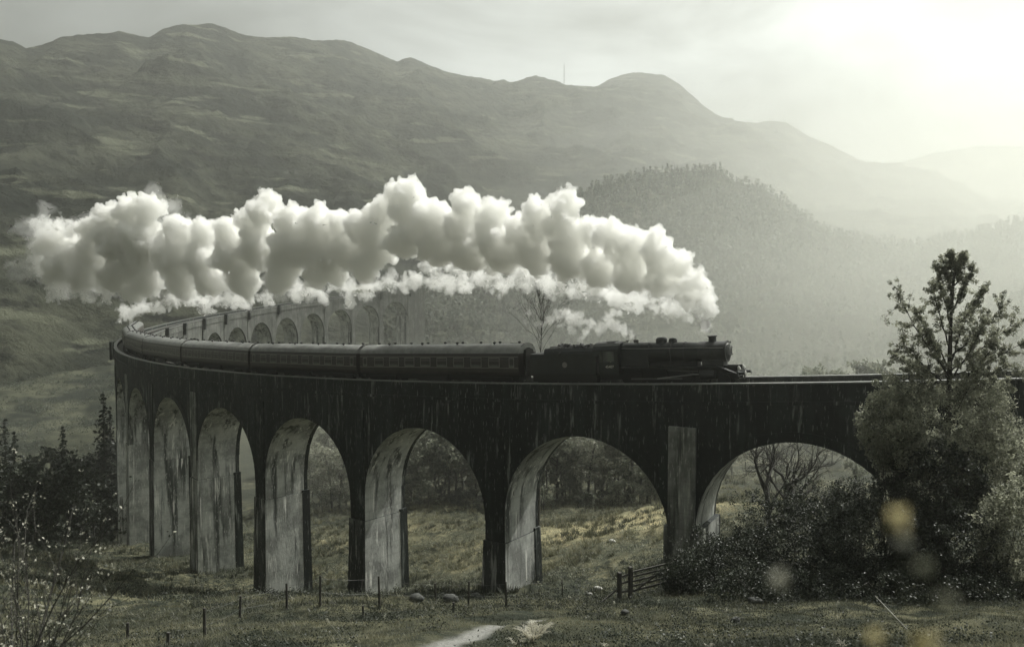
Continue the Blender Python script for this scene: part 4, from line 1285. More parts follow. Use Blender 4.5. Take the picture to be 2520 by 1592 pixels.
# beyond arch on the right
for i in range(14):
    px = 1740 + i * 34 + r5.uniform(-10, 10)
    p = on_ground(px, r5.uniform(128, 180), .2)
    plant(r5.choice(birches + broads), used, p, r5.uniform(0, 6), r5.uniform(.6, .95), ORD[i] + ' pale hazy tree from the left behind the rightmost visible arch', 'tree', 'trees behind the right arch')
# hazy trees whose tops show over the parapet on the right
for px, H, nm, lab_ in ((2010, 11.5, 0, 'first hazy tree over the parapet ahead of the locomotive'), (2045, 12.3, 1, 'second hazy tree over the parapet ahead of the locomotive'), (2085, 11.0, 2, 'lowest hazy tree over the parapet, in the middle of its row'),
                        (2150, 13.4, 0, 'highest hazy tree over the parapet left of the tall feathery tree'), (2180, 13.0, 1, 'hazy tree over the parapet right of the highest one'), (2206, 11.6, 2, 'last hazy tree over the parapet, touching the tall feathery tree')):
    D = 205
    top = at(px, 868 + (13.4 - H) * 11, D)
    b_ = on_ground(px, D, .3)
    pr = (broads)[nm]
    s_ = (top.z - b_.z) / 10.6
    plant(pr, used, b_, r5.uniform(0, 6), s_, lab_, 'tree', 'hazy trees over the parapet')
# slope behind the train and round the far end of the viaduct
_rows = MX.shape[0]
nv_mid = 90
for i in range(70):
    u = r5.randint(2, 130); t = int(nv_mid * r5.uniform(.04, .85))
    p = (float(MX[t, u]), float(MY[t, u]), float(MZ[t, u]) - .3)
    plant(r5.choice(broads + birches + darks), used, p, r5.uniform(0, 6), r5.uniform(.6, 1.15), 'tree on the hazy slope where the far end of the viaduct meets the hill', 'tree', 'trees on the slope at the far end')
# skyline of the wooded hill
sky_list = [1500, 1530, 1552, 1575, 1590, 1612, 1640, 1648, 1655, 1662, 1690, 1725, 1738, 1745, 1750, 1758, 1778, 1795, 1800, 1806, 1812, 1820, 1832, 1850, 1856, 1862, 1868, 1876, 1884, 1900, 1918, 1930, 1940, 1952, 1966, 1990, 2000,
            2020, 2060, 2072, 2080, 2098, 2120, 2132, 2140, 2172, 2180, 2212, 2230, 2258, 2300, 2318, 2345, 2372, 2408, 2416, 2470, 2500]
for px in sky_list:
    u = int(np.argmin(np.abs(MX[nv_mid - 1] / MY[nv_mid - 1] * FPX / 1.0 + 1260 - px)))
    t = nv_mid - 1 - r5.randint(0, 2)
    p = (float(MX[t, u]), float(MY[t, u]), float(MZ[t, u]) - .4)
    k_ = r5.choice(spruces + birches + broads)
    plant(k_, used, p, r5.uniform(0, 6), r5.uniform(.32, .5) if k_ in spruces else r5.uniform(.45, .95), 'small hazy tree standing on the skyline of the wooded hill', 'tree', 'trees on the skyline of the wooded hill')
# woodland that clothes the hill: one mass
def woodland():
    rg = np.random.default_rng(5)
    n = 13000
    u = rg.integers(2, MX.shape[1] - 2, n); t = (nv_mid * rg.uniform(.02, 1.0, n) ** .9).astype(int)
    keep = fbm(MX[t, u] / 45, MY[t, u] / 45, 0, 3, 6) > -.42
    u, t = u[keep], t[keep]
    base = np.stack([MX[t, u], MY[t, u], MZ[t, u]], -1) + rg.normal(size=(len(u), 3)) * np.array((2.5, 2.5, 0))
    gx = rg.uniform(-20, 330, 2600); gy = rg.uniform(255, 440, 2600)
    kp = (fbm(gx / 30, gy / 18, 0, 3, 8) > -.05) & (gx > -40 + (gy - 250) * .05)
    base = np.vstack([base, np.stack([gx[kp], gy[kp], gz(gx[kp], gy[kp])], -1)])
    u = np.zeros(len(base))
    H = rg.uniform(3.0, 7.5, len(u))
    per = 13
    P = np.repeat(base, per, 0); h = np.repeat(H, per); q = rg.uniform(0, 1, len(P))
    az = rg.uniform(0, 6.283, len(P)); rad = h * .26 * (1.1 - q) * rg.uniform(.3, 1, len(P))
    P = P + np.stack([np.cos(az) * rad, np.sin(az) * rad, h * (.12 + .85 * q)], -1)
    tone = np.repeat(rg.uniform(0, 1, len(u)), per)
    V, F, tt = leaf_quads(P, h * .33, rg, 0, tone, .8)
    tag(mesh_obj('woodland', V, F, M['leaf_hill'], col=tt), 'hazy woodland covering the rounded hill behind the train', kind='stuff')
woodland()

# left: spruces and broadleaves beside the bend
for px, D, s_, pr, lab in (
        (252, 168, 1.85, 0, 'tall dark spruce pressed against the left edge of the viaduct'),
        (268, 178, 1.55, 1, 'slender spruce half hidden behind the left edge of the viaduct'),
        (150, 165, 1.45, 1, 'dark spruce with a broken crown in the middle of the left wood'),
        (30, 158, 1.40, 0, 'dark spruce behind the twiggy bush at the left picture edge'),
        (8, 166, 1.55, 2, 'tallest spruce at the left picture edge')):
    plant(spruces[pr], used, on_ground(px, D, .3), r5.uniform(0, 6), s_, lab, 'spruce')
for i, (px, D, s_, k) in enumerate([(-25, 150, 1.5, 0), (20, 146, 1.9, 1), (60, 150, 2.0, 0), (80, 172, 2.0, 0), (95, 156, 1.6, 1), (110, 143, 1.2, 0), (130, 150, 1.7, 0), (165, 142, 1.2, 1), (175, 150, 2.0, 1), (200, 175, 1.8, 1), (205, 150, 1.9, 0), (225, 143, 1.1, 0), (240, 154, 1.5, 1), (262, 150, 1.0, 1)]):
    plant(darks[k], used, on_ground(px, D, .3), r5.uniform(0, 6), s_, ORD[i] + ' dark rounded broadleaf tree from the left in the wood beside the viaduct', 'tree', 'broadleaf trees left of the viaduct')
for i in range(26):  # scrub fringe before that wood
    px = -10 + i * 11.5 + r5.uniform(-5, 5)
    plant(r5.choice(darks), used, on_ground(px, r5.uniform(134, 141), .2), r5.uniform(0, 6), r5.uniform(.16, .34), 'low scrub bush at the field edge left of the viaduct', 'bush', 'scrub bushes along the left field edge')

# bare trees
def bare_tree(name, base, H, r0, seed, lev=3, nb=(3, 5), ang=.55, ratio=.6, lean=(0, 0, 1), trunk=.4, m='bark', leaves=None, wander=.5, rise=.3):
    rg = np.random.default_rng(seed)
    root = empty(name, base)
    w = Wood(4); tips = []
    tr = curve((0, 0, 0), lean, H * trunk, 5, rg, .25, .1)
    w.limb(tr, r0, r0 * .7)
    dm = tr[-1] - tr[-2]; dm /= np.linalg.norm(dm)
    for i in range(6):
        az = i * 2.4 + rg.uniform(-.5, .5)
        q = tr[rg.integers(2, 6)] if i < 4 else tr[-1]
        d = dm * rg.uniform(.5, 1.2) + np.array((math.cos(az), math.sin(az), .2)) * ang * 1.3
        grow(w, q, d, H * .32 * rg.uniform(.75, 1.15), r0 * .45, lev, rg, tips, nb, ang, ratio, wander, rise, 4)
    w.build('trunk', M[m], root)
    if leaves:
        T = np.array(tips); T = T[rg.permutation(len(T))[:leaves[0]]]
        V, F, t = clump_leaves(T, .3, leaves[1], leaves[2], rg)
        mesh_obj('leaves', V, F, M[leaves[3]], root, col=t)
    return root
b_ = on_ground(1905, 86, .3)
tag(bare_tree('bare_tree', b_, 12.5, .34, 5, 3, lean=(-.12, 0, 1)), 'gnarled bare tree with a dark thick trunk framed by the right arch', 'tree')
b_ = on_ground(1945, 90, .3)
tag(bare_tree('bare_tree', b_, 12.0, .38, 8, 3, lean=(.1, 0, 1)), 'second bare tree with many upright shoots beside the gnarled one in the right arch', 'tree')
b_ = on_ground(1326, 104, .3)
def sapling():
    top = at(1332, 705, 104)
    H = top.z - b_.z
    rg = np.random.default_rng(12)
    root = empty('bare_tree', b_)
    w = Wood(4)
    tr = [np.array((0, 0, z)) + np.array((.012 * z * math.sin(z * .3), 0, 0)) for z in np.linspace(0, H, 14)]
    w.limb(tr, .17, .02)
    tips = []
    for i in range(34):
        z = H * rg.uniform(.74, .97); az = i * 2.4
        L = (H - z) * .6 + .8
        grow(w, tr[min(13, int(z / H * 13))] * 0 + np.array((.012 * z * math.sin(z * .3), 0, z)), (math.cos(az) * .62, math.sin(az) * .62, 1.0), min(L, 4.6), .028, 1, rg, tips, (3, 5), .35, .6, .3, .3, 3)
    w.build('trunk', M['twig'], root)
    T = np.array(tips); T = T[T[:, 2] > H * .86]; T = T[rg.permutation(len(T))[:150]]
    V, F, t = clump_leaves(T, .28, 6, .14, rg); mesh_obj('leaves', V, F, M['leaf_dark'], root, col=t)
    return root
tag(sapling(), 'thin bare sapling rising behind the first coach in front of the steam', 'tree')
b_ = on_ground(1610, 62, .2)
tag(bare_tree('shrub', b_, 4.6, .05, 15, 2, (4, 6), .5, .65, (.05, 0, 1), .25, 'twig', (160, 5, .09, 'leaf')), 'thin leafy shrub beside the timber gate in front of the middle arch', 'shrub')
b_ = on_ground(1560, 70, .2)
tag(bare_tree('shrub', b_, 3.4, .04, 16, 2, (4, 6), .5, .65, (-.05, 0, 1), .25, 'twig', (120, 5, .09, 'leaf')), 'lower sparse shrub left of the leafy one in the middle arch', 'shrub')

# ---- the tall feathery tree on the right, before the viaduct
def big_tree():
    rg = np.random.default_rng(40)
    D = 46.0
    base = on_ground(2335, D, .3)
    root = empty('rowan_tree', base)
    L0 = lambda px, py, dd=0.0: np.array(at(px, py, D + dd) - base)
    w = Wood(6); tips = []
    tr = [np.zeros(3), L0(2330, 1350), L0(2336, 1200), L0(2332, 1050), L0(2336, 940), L0(2338, 860), L0(2340, 780), L0(2346, 700), L0(2352, 650), L0(2356, 622)]
    w.limb(tr, .22, .02)
    limbs = [  # start on the trunk, end: picture positions, depth offsets
        ((2336, 925), (2216, 742), -.6), ((2336, 905), (2262, 770), .8), ((2338, 860), (2300, 720), -.4), ((2340, 800), (2305, 668), .3), ((2342, 770), (2392, 668), -.3), ((2340, 820), (2420, 720), .6),
        ((2338, 880), (2462, 762), -.5), ((2337, 910), (2486, 800), .6), ((2336, 930), (2505, 850), -.8), ((2336, 940), (2420, 800), -1.2), ((2336, 950), (2225, 850), -1.0), ((2335, 955), (2212, 880), .6),
        ((2345, 715), (2370, 640), .2), ((2344, 735), (2326, 650), .2), ((2350, 672), (2340, 628), -.1), ((2350, 672), (2368, 632), 0), ((2337, 895), (2380, 770), 1.2), ((2336, 935), (2290, 830), -1.4), ((2334, 980), (2200, 940), -1.2),
        ((2334, 990), (2470, 900), -1.4), ((2333, 1010), (2500, 930), .5), ((2334, 970), (2440, 860), -1.6), ((2333, 1020), (2260, 910), -1.8), ((2333, 1040), (2400, 920), -2.0)]
    centres, rads = [], []
    for (a, b, dd) in limbs:
        p0, p1 = L0(*a), L0(*b, dd)
        mid_ = (p0 + p1) / 2 + np.array((0, 0, -.06)) * np.linalg.norm(p1 - p0)
        pts = []
        n = 7
        for i in range(n + 1):
            t = i / n
            pts.append((1 - t) ** 2 * p0 + 2 * t * (1 - t) * mid_ + t * t * p1 + rg.normal(size=3) * .03)
        w.limb(pts, .05, .012)
        L = np.linalg.norm(p1 - p0)
        for i in range(2, n + 1):
            for k in range(5):
                d = (p1 - p0) / L + rg.normal(size=3) * .65
                tw = curve(pts[i], d, L * .22 * rg.uniform(.5, 1.2), 3, rg, .4, .3)
                w.limb(tw, .014, .005)
                for q in tw[1:]:
                    if rg.uniform() < .42 + .52 * (i / n) ** 1.2: centres.append(q); rads.append(rg.uniform(.10, .22))
    # dense lower crown
    for (px, py, rx, ry, n) in ((2330, 1020, 150, 85, 330), (2410, 985, 90, 60, 150), (2250, 990, 70, 50, 100), (2330, 1140, 175, 95, 330), (2440, 1100, 100, 90, 200)):
        for _ in range(n):
            a = rg.normal(size=3); a /= np.linalg.norm(a); q = rg.uniform(.45, 1.0) ** .6
            c = L0(px + a[0] * rx * q, py + a[1] * ry * q, a[2] * rx * q / 48)
            centres.append(c); rads.append(rg.uniform(.2, .38))
    w.build('trunk', M['bark'], root)
    V, F, t = clump_leaves(np.array(centres), np.array(rads), 30, .118, rg)
    mesh_obj('crown', V, F, M['leaf'], root, col=t)
    return root
tag(big_tree(), 'tall feathery tree with upswept leafy branches standing before the viaduct on the right', 'tree')

def bush(name, px, py, D, rx, ry, n, leaf, seed, label, ls=.11, per=24, stems=14, hollow=.5, ragged=.25):
    """A leafy shrub whose crown fills an uneven oval; rx, ry in photograph pixels."""
    rg = np.random.default_rng(seed)
    base = on_ground(px, D, .2)
    root = empty(name, base)
    k = D / FPX
    c0 = np.array(at(px, py, D) - base)
    a = rg.normal(size=(n, 3)); a /= np.linalg.norm(a, axis=1)[:, None]
    lump = 1 + ragged * fbm(a[:, 0] * 2.2, a[:, 1] * 2.2, a[:, 2] * 2.2, 3, seed) * 2
    q = rg.uniform(hollow, 1, n) ** .6 * lump
    P = c0 + a * q[:, None] * np.array((rx * k, rx * k * .8, ry * k))
    P = P[P[:, 2] > .05]
    w = Wood(4)
    for i in range(stems):
        t = P[rg.integers(len(P))]
        m_ = t * .45 + np.array((0, 0, t[2] * .15)) + rg.normal(size=3) * .15
        w.limb([rg.normal(size=3) * np.array((.3, .3, 0)), m_, t], .035, .008)
    w.build('stems', M['twig'], root)
    V, F, t = clump_leaves(P, rg.uniform(.18, .42, len(P)), int(per * 1.9), ls * 1.25, rg)
    mesh_obj('foliage', V, F, M[leaf], root, col=t)
    tag(root, label, 'bush')
    return root
bush('shrub', 2192, 1050, 44, 76, 112, 330, 'leaf', 1, 'pale leafy bush lit at its top left against the dark viaduct wall', .12, 26)
bush('shrub', 2440, 1160, 45, 120, 130, 420, 'leaf', 2, 'leafy bush at the right picture edge below the tall tree', .12, 24)
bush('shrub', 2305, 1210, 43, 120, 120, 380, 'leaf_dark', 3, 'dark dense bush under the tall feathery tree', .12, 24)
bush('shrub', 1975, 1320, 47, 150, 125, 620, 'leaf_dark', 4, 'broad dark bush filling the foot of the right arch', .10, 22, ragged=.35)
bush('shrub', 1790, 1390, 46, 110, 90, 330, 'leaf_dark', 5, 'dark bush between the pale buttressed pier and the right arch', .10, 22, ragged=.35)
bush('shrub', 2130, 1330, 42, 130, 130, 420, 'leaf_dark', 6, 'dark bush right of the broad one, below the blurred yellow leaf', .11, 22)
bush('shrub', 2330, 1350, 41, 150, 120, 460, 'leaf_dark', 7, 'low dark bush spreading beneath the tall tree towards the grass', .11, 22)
bush('shrub', 2500, 1330, 40, 100, 130, 330, 'leaf', 8, 'bush with grey green leaves at the right edge above the grass', .11, 22)
bush('shrub', 1690, 1420, 44, 60, 60, 160, 'leaf_dark', 9, 'small dark bush just right of the timber gate', .09, 20, ragged=.4)
bush('shrub', 2100, 1235, 50, 60, 60, 130, 'leaf_dark', 10, 'sparse bush climbing the right side of the right arch', .10, 14, ragged=.5)
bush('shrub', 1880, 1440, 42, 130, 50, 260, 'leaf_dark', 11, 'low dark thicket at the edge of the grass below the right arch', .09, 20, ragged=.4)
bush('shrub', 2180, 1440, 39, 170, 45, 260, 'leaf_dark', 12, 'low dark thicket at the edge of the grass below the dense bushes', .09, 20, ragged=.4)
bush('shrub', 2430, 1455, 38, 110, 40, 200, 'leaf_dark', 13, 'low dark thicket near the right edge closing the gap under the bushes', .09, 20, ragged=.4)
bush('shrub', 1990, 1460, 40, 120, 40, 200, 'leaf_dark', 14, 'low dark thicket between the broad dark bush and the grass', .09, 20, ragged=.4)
# twiggy thicket rising in the right arch
for i, (px, D, H) in enumerate(((1760, 52, 5.4), (1830, 54, 5.8), (1985, 54, 7.0), (2040, 52, 7.2), (1905, 50, 5.4), (2090, 50, 7.4), (1725, 49, 4.4))):
    tag(bare_tree('shrub', on_ground(px, D, .2), H, .05, 80 + i, 2, (4, 6), .42, .66, (r5.uniform(-.15, .15), 0, 1), .3, 'twig', (420, 6, .09, 'leaf_dark')), ('twiggy willow shrub left of the gnarled bare tree in the right arch', 'twiggy willow shrub before the gnarled bare tree in the right arch', 'tall willow shrub under the crown of the right arch', 'tall willow shrub against the right side of the right arch', 'short willow shrub in the middle of the right arch', 'willow shrub half lost in the pale leafy bush right of the arch', 'shortest willow shrub beside the pale buttressed pier')[i], 'shrub', 'twiggy willows before the right arch')

# ---- twiggy bush with pale leaves close by on the left
def pale_bush():
    rg = np.random.default_rng(77)
    base = Vector((-6.35, 10.2, gz(-6.35, 10.2) - .1))
    root = empty('shrub', base)
    w = Wood(4); tips = []
    for i in range(46):
        az = rg.uniform(0, 6.283)
        b0 = np.array((math.cos(az) * .35, math.sin(az) * .5, 0))
        d = np.array((math.cos(az) * .32 - .02, math.sin(az) * .5, 1.0))
        grow(w, b0, d, rg.uniform(1.3, 2.5), .012, 1, rg, tips, (4, 6), .35, .5, .35, .15, 4)
    w.build('stems', M['twig'], root)
    T = np.array(tips)
    Tp = T[rg.permutation(len(T))[:420]]
    V, F, t = clump_leaves(Tp, .06, 3, .045, rg); mesh_obj('pale_leaves', V, F, M['leaf_pale'], root, col=t)
    Tg = T[rg.permutation(len(T))[:900]]
    V, F, t = clump_leaves(Tg, .08, 4, .035, rg); mesh_obj('foliage', V, F, M['leaf_dark'], root, col=t)
    return root
tag(pale_bush(), 'twiggy bush with small bright leaves close by at the left edge', 'bush')

# ------------------------------------------------------------------ ground cover
def grass():
    rg = np.random.default_rng(3)
    out = []
    for (n, d0, d1, h0, h1, wd, per, spread, kill) in ((26000, 10, 48, .07, .20, .009, 18, .18, 0), (19000, 36, 150, .14, .38, .028, 10, .35, 0)):
        D = np.sqrt(rg.uniform(d0 ** 2, d1 ** 2, n)); th = rg.uniform(-R_(35), R_(35), n)
        x, y = D * np.tan(th), D
        dens = fbm(x / 5, y / 5, 0, 3, 14)
        k = (dens > -.55) & (path_mask(x, y) > 1.0)
        x, y, dens = x[k], y[k], dens[k]
        m = len(x)
        P = np.repeat(np.stack([x, y], -1), per, 0) + rg.normal(size=(m * per, 2)) * spread
        z = gz(P[:, 0], P[:, 1]) - .03
        tone = np.clip(np.repeat(.35 + 1.3 * fbm(x / 6, y / 3, 0, 4, 33), per) + rg.uniform(-.25, .25, m * per), 0, 1)
        h = rg.uniform(h0, h1, m * per) * np.repeat(.6 + .5 * (dens + .4), per)
        az = rg.uniform(0, 6.283, m * per); lean = rg.uniform(.3, 1.3, m * per)
        dx, dy = np.cos(az), np.sin(az)
        B = np.stack([P[:, 0], P[:, 1], z], -1)
        W = np.stack([-dy, dx, dx * 0], -1) * (wd * rg.uniform(.6, 1.4, m * per))[:, None]
        tip = B + np.stack([dx * lean * h, dy * lean * h, h], -1)
        out.append((np.stack([B - W, B + W, tip], 1).reshape(-1, 3), np.repeat(tone, 3)))
    V = np.vstack([o[0] for o in out]); t = np.r_[tuple(o[1] for o in out)]
    tag(mesh_obj('grass', V, np.arange(len(V)).reshape(-1, 3), M['grass'], col=t), 'rough tussocky grass over the bank and the meadow', kind='stuff')
    # coarse tussocks of the valley floor
    D = rg.uniform(74, 172, 9000); th = rg.uniform(-R_(32), R_(24), 9000)
    x, y = D * np.tan(th), D
    k = fbm(x / 7, y / 3.5, 0, 3, 73) > -.06
    x, y = x[k], y[k]
    per = 20
    B = np.repeat(np.stack([x, y, gz(x, y) - .05], -1), per, 0)
    m = len(B)
    az = rg.uniform(0, 6.283, m); h = np.repeat(rg.uniform(.35, .95, len(x)), per) * rg.uniform(.6, 1.1, m); ln = rg.uniform(.2, 1.1, m)
    dx, dy = np.cos(az), np.sin(az)
    B = B + np.stack([dx, dy, dx * 0], -1) * .22
    W = np.stack([-dy, dx, dx * 0], -1) * .045
    tip = B + np.stack([dx * ln * h, dy * ln * h, h], -1)
    tone = np.clip(np.repeat(.4 + 1.5 * fbm(x / 12, y / 5, 0, 3, 80), per) + rg.uniform(-.2, .2, m), 0, 1)
    tag(mesh_obj('tussock_grass', np.stack([B - W, B + W, tip], 1).reshape(-1, 3), np.arange(m * 3).reshape(-1, 3), M['grass'], col=np.repeat(tone, 3)), 'coarse tussocks of grass on the valley floor round the piers', kind='stuff')
    # heather and dead bracken in low dark mounds
    D = np.sqrt(rg.uniform(14 ** 2, 125 ** 2, 18000)); th = rg.uniform(-R_(34), R_(34), 18000)
    x, y = D * np.tan(th), D
    k = (fbm(x / 5, y / 2.6, 0, 3, 41) > np.where(y < 55, .02, .06)) & (path_mask(x, y) > 1.3) & (np.hypot((x - 12) / 26, (y - 104) / 16) > .9)
    x, y = x[k], y[k]
    c = np.stack([x, y, gz(x, y) + .10], -1)
    nr = y < 55
    V, F, t = clump_leaves(c[nr], rg.uniform(.2, .62, nr.sum()), 66, .06, rg)
    tag(mesh_obj('heather', V, F, M['leaf_dark'], col=t * .9), 'low dark mounds of heather over the near bank', kind='stuff')
    V, F, t = clump_leaves(c[~nr], rg.uniform(.25, .6, (~nr).sum()), 24, .13, rg)
    tag(mesh_obj('heather', V, F, M['leaf_dark'], col=t * .9), 'low dark mounds of heather beyond the viaduct', kind='stuff')
    D = rg.uniform(165, 340, 2600); th = rg.uniform(-R_(40), -R_(21), 2600)
    x, y = D * np.tan(th), D
    k = fbm(x / 22, y / 14, 0, 3, 91) > -.1
    x, y = x[k], y[k]
    V, F, t = clump_leaves(np.stack([x, y, gz(x, y) + .2], -1), rg.uniform(.8, 2.4, len(x)), 34, .45, rg)
    tag(mesh_obj('hill_scrub', V, F, M['leaf_hill'], col=t * .5), 'rough scrub over the hillside left of the viaduct', kind='stuff')
    D = rg.uniform(78, 165, 8000); th = rg.uniform(-R_(32), R_(22), 8000)
    x, y = D * np.tan(th), D
    k = (fbm(x / 9, y / 5, 0, 3, 61) > -.02) & (np.hypot((x - 13) / 17, (y - 110) / 11) > .8)
    x, y = x[k], y[k]
    V, F, t = clump_leaves(np.stack([x, y, gz(x, y) + .15], -1), rg.uniform(.35, 1.1, len(x)), 30, .17, rg)
    tag(mesh_obj('rough_scrub', V, F, M['leaf'], col=t * .55), 'knee high rough scrub over the meadow behind the arches', kind='stuff')
grass()

# ------------------------------------------------------------------ small things of the near bank
# fence: thin posts along the crest of the bank
fence = empty('wire_fence', (0, 0, 0))
tag(fence, 'run of thin weathered fence posts with slack wires along the crest of the grassy bank', 'fence')
posts = [(506, 1568, 66), (590, 1520, 50), (705, 1502, 68), (788, 1494, 76), (934, 1497, 82), (1072, 1487, 54), (1153, 1490, 62), (1245, 1492, 62), (1384, 1470, 56)]
tops = []
for px, py, hp in posts:
    g_ = ground_hit(px, py)
    h = min(1.5, max(.9, hp * g_.y / FPX))
    w = Wood(6); a = np.array(g_) - np.array((0, 0, .3)); b = np.array(g_) + np.array((r5.uniform(-.06, .06), 0, h))
    w.limb([a, (a + b) / 2 + np.array((r5.uniform(-.02, .02), 0, 0)), b], .055, .045)
    k = len(w.v); w.v.append(b + np.array((0, 0, .01))); w.f += [(k - 6 + i, k - 6 + (i + 1) % 6, k, k) for i in range(6)]
    w.f = [f if f[2] != f[3] else f[:3] for f in w.f]
    mesh_obj('post', w.v, w.f, M['wood'], fence)
    tops.append((a, b))
for hgt in (.92, .55):
    wm = Wood(3)
    for (a0, b0), (a1, b1) in zip(tops[:-1], tops[1:]):
        p, q = a0 + (b0 - a0) * hgt, a1 + (b1 - a1) * hgt
        m_ = (p + q) / 2 - np.array((0, 0, .06))
        wm.limb([p, m_, q], .004, .004)
    wm.build('wire', M['wire'], fence)
for px, py, hp, lab in ((313, 1575, 44, 'thin leaning stake standing alone in the grass at the lower left'), (411, 1590, 36, 'shorter dark stake in the grass right of the lone thin one'),
                        (895, 1518, 26, 'stubby stake in the grass below the tallest fence post'), (1115, 1508, 24, 'short broken stake in the grass near the boulders')):
    g_ = ground_hit(px, py); h = hp * g_.y / FPX
    w = Wood(6); a = np.array((0, 0, -.2)); b = np.array((r5.uniform(-.05, .05), 0, h)); w.limb([a, b], .05, .045)
    w.f.append(tuple(range(6, 12)))
    o = mesh_obj('fence_stake', w.v, w.f, M['wood']); o.location = g_; tag(o, lab, 'stake')

# timber gate
g0 = ground_hit(1524, 1478)
gate = empty('field_gate', g0, R_(33))
tag(gate, 'dark timber field gate of five rails with a diagonal brace between two posts', 'gate')
gs = 1.0
mb = MB().box(-.09, .09, -.09, .09, -.4, 1.42); mb.build('post', [M['wood']], gate, bevel=.012)
mb = MB().box(.62, .80, -.09, .09, -.4, 1.58); mb.build('post', [M['wood']], gate, bevel=.012)
mb = MB().box(3.72, 3.90, -.09, .09, -.4, 1.42); mb.build('post', [M['wood']], gate, bevel=.012)
for z in (.28, .52, .76, 1.0, 1.24):
    MB().box(.82, 3.70, -.03, .03, z, z + .085).build('rail', [M['wood']], gate)
for z in (.35, .8, 1.15):
    MB().box(.10, .61, -.03, .03, z, z + .09).build('rail', [M['wood']], gate)
bm_ = MB().box(.84, 3.2, -.062, -.033, .66, .74, rot=Matrix.Rotation(R_(-21), 3, 'Y')); bm_.build('brace', [M['wood']], gate)
MB().box(.83, .92, .032, .062, .2, 1.36).build('stile', [M['wood']], gate)
MB().box(3.6, 3.69, .032, .062, .2, 1.36).build('stile', [M['wood']], gate)
MB().box(-1.3, -.10, -.03, .03, .3, .38, rot=Matrix.Rotation(R_(-24), 3, 'Y')).build('strut', [M['wood']], gate)

# boulders and stones
def rock(name, px, py, w, h, lab, m='rock', seed=0, D=None):
    g_ = ground_hit(px, py) if D is None else on_ground(px, D)
    rg = np.random.default_rng(seed)
    tv, tf_ = ICO[2]
    k = g_.y / FPX
    V = tv * (1 + .22 * fbm(tv[:, 0] * 1.3, tv[:, 1] * 1.3, tv[:, 2] * 1.3 + seed, 4, seed, .65)[:, None] * 2.6)
    V = np.sign(V) * np.abs(V) ** .85 * np.array((w * k / 2, w * k * .4, h * k * .62)) + np.array((0, 0, h * k * .3))
    o = mesh_obj(name, V, tf_, M[m]); o.location = g_
    tag(o, lab, 'rock')
for i, (px, py, w, h, lab, m) in enumerate((
        (1025, 1478, 40, 20, 'flat dark boulder at the foot of the second pale arch pier', 'rock'), (1110, 1482, 42, 24, 'rounded boulder with a bright edge on the crest of the bank', 'rock'),
        (1172, 1475, 34, 18, 'low dark boulder half sunk in the grass right of the rounded one', 'rock'), (1506, 1336, 18, 9, 'bright white stone lying on the golden meadow behind the middle arch', 'rock_pale'),
        (1470, 1452, 22, 9, 'pale stone on the bare earth left of the timber gate', 'rock_pale'), (1450, 1464, 16, 7, 'small pale stone below the gate on bare earth', 'rock_pale'),
        (1537, 1512, 22, 12, 'pale square stone in the grass below the timber gate', 'rock'), (1810, 1530, 24, 14, 'pale square stone in the grass at the lower right', 'rock'),
        (1860, 1485, 40, 16, 'arched pale log end at the edge of the dark thicket', 'rock'), (1255, 1437, 26, 14, 'dark stone at the base of the dark pier', 'rock'))):
    rock('boulder' if m == 'rock' else 'stone', px, py, w, h, lab, m, 100 + i)

# bracken with bleached fronds
def frond_mesh(L, rg, az, arch):
    """One arching frond with paired, toothed leaflets."""
    V, F, t = [], [], []
    n = 24
    pts = []
    for i in range(n + 1):
        s = i / n
        r_h = L * (s * .62); z = L * (1.05 * s - .78 * arch * s * s)
        pts.append(np.array((math.cos(az) * r_h, math.sin(az) * r_h, z)))
    side = np.array((-math.sin(az), math.cos(az), 0))
    V = [p for p in pts] + [p + side * .004 for p in pts]
    t = [.5] * len(V)
    F = [(i, i + n + 1, i + n + 2, i + 1) for i in range(n)]
    for i in range(2, n):
        d = pts[i + 1] - pts[i]; d /= np.linalg.norm(d)
        ln = L * .21 * (1 - (i / n)) ** .7 * min(1, i / 4)
        for sg in (1, -1):
            ax = side * sg * .92 + d * .35
            last, tn = i, rg.uniform(.2, 1)
            for q in range(4):
                a0 = pts[i] + ax * ln * (q / 4.0); a1 = pts[i] + ax * ln * ((q + 1) / 4.0)
                wq = ln * .13 * (1 - q / 5)
                k = len(V)
                V += [(a0 + a1) / 2 + d * wq, a1 - np.array((0, 0, wq * .15)), (a0 + a1) / 2 - d * wq]
                F.append((last, k, k + 1, k + 2)); t += [tn] * 3
                last = k + 1
    return V, F, t, pts
def fern(px, py, L, n, lab, seed, m='fern'):
    rg = np.random.default_rng(seed)
    b_ = ground_hit(px, py)
    root = empty('bracken_fern', b_)
    for i in range(n):
        V, F, t, pts = frond_mesh(L * rg.uniform(.75, 1.1), rg, i * 2.4 + rg.uniform(-.4, .4), rg.uniform(.5, 1.0))
        o = mesh_obj('frond', np.array(V), np.array(F, dtype=np.int32), M[m], root, col=t)
        w = Wood(4); w.limb(pts, .006, .002); w.build('stalk', M['twig'], o)
    tag(root, lab, 'fern')
fern(1312, 1584, 1.0, 22, 'large bleached bracken fern at the bottom middle of the picture', 5, 'fern')
fern(1490, 1596, .32, 7, 'smaller pale bracken fern cut by the bottom edge, right of the large one', 6)
fern(1745, 1598, .30, 6, 'pale bracken fern low at the bottom edge below the square stone', 7)
fern(2075, 1596, .32, 7, 'faded bracken fern at the bottom right below the blurred leaves', 8)
fern(1268, 1590, .5, 6, 'pale fern pressed against the left of the large bracken fern', 9)

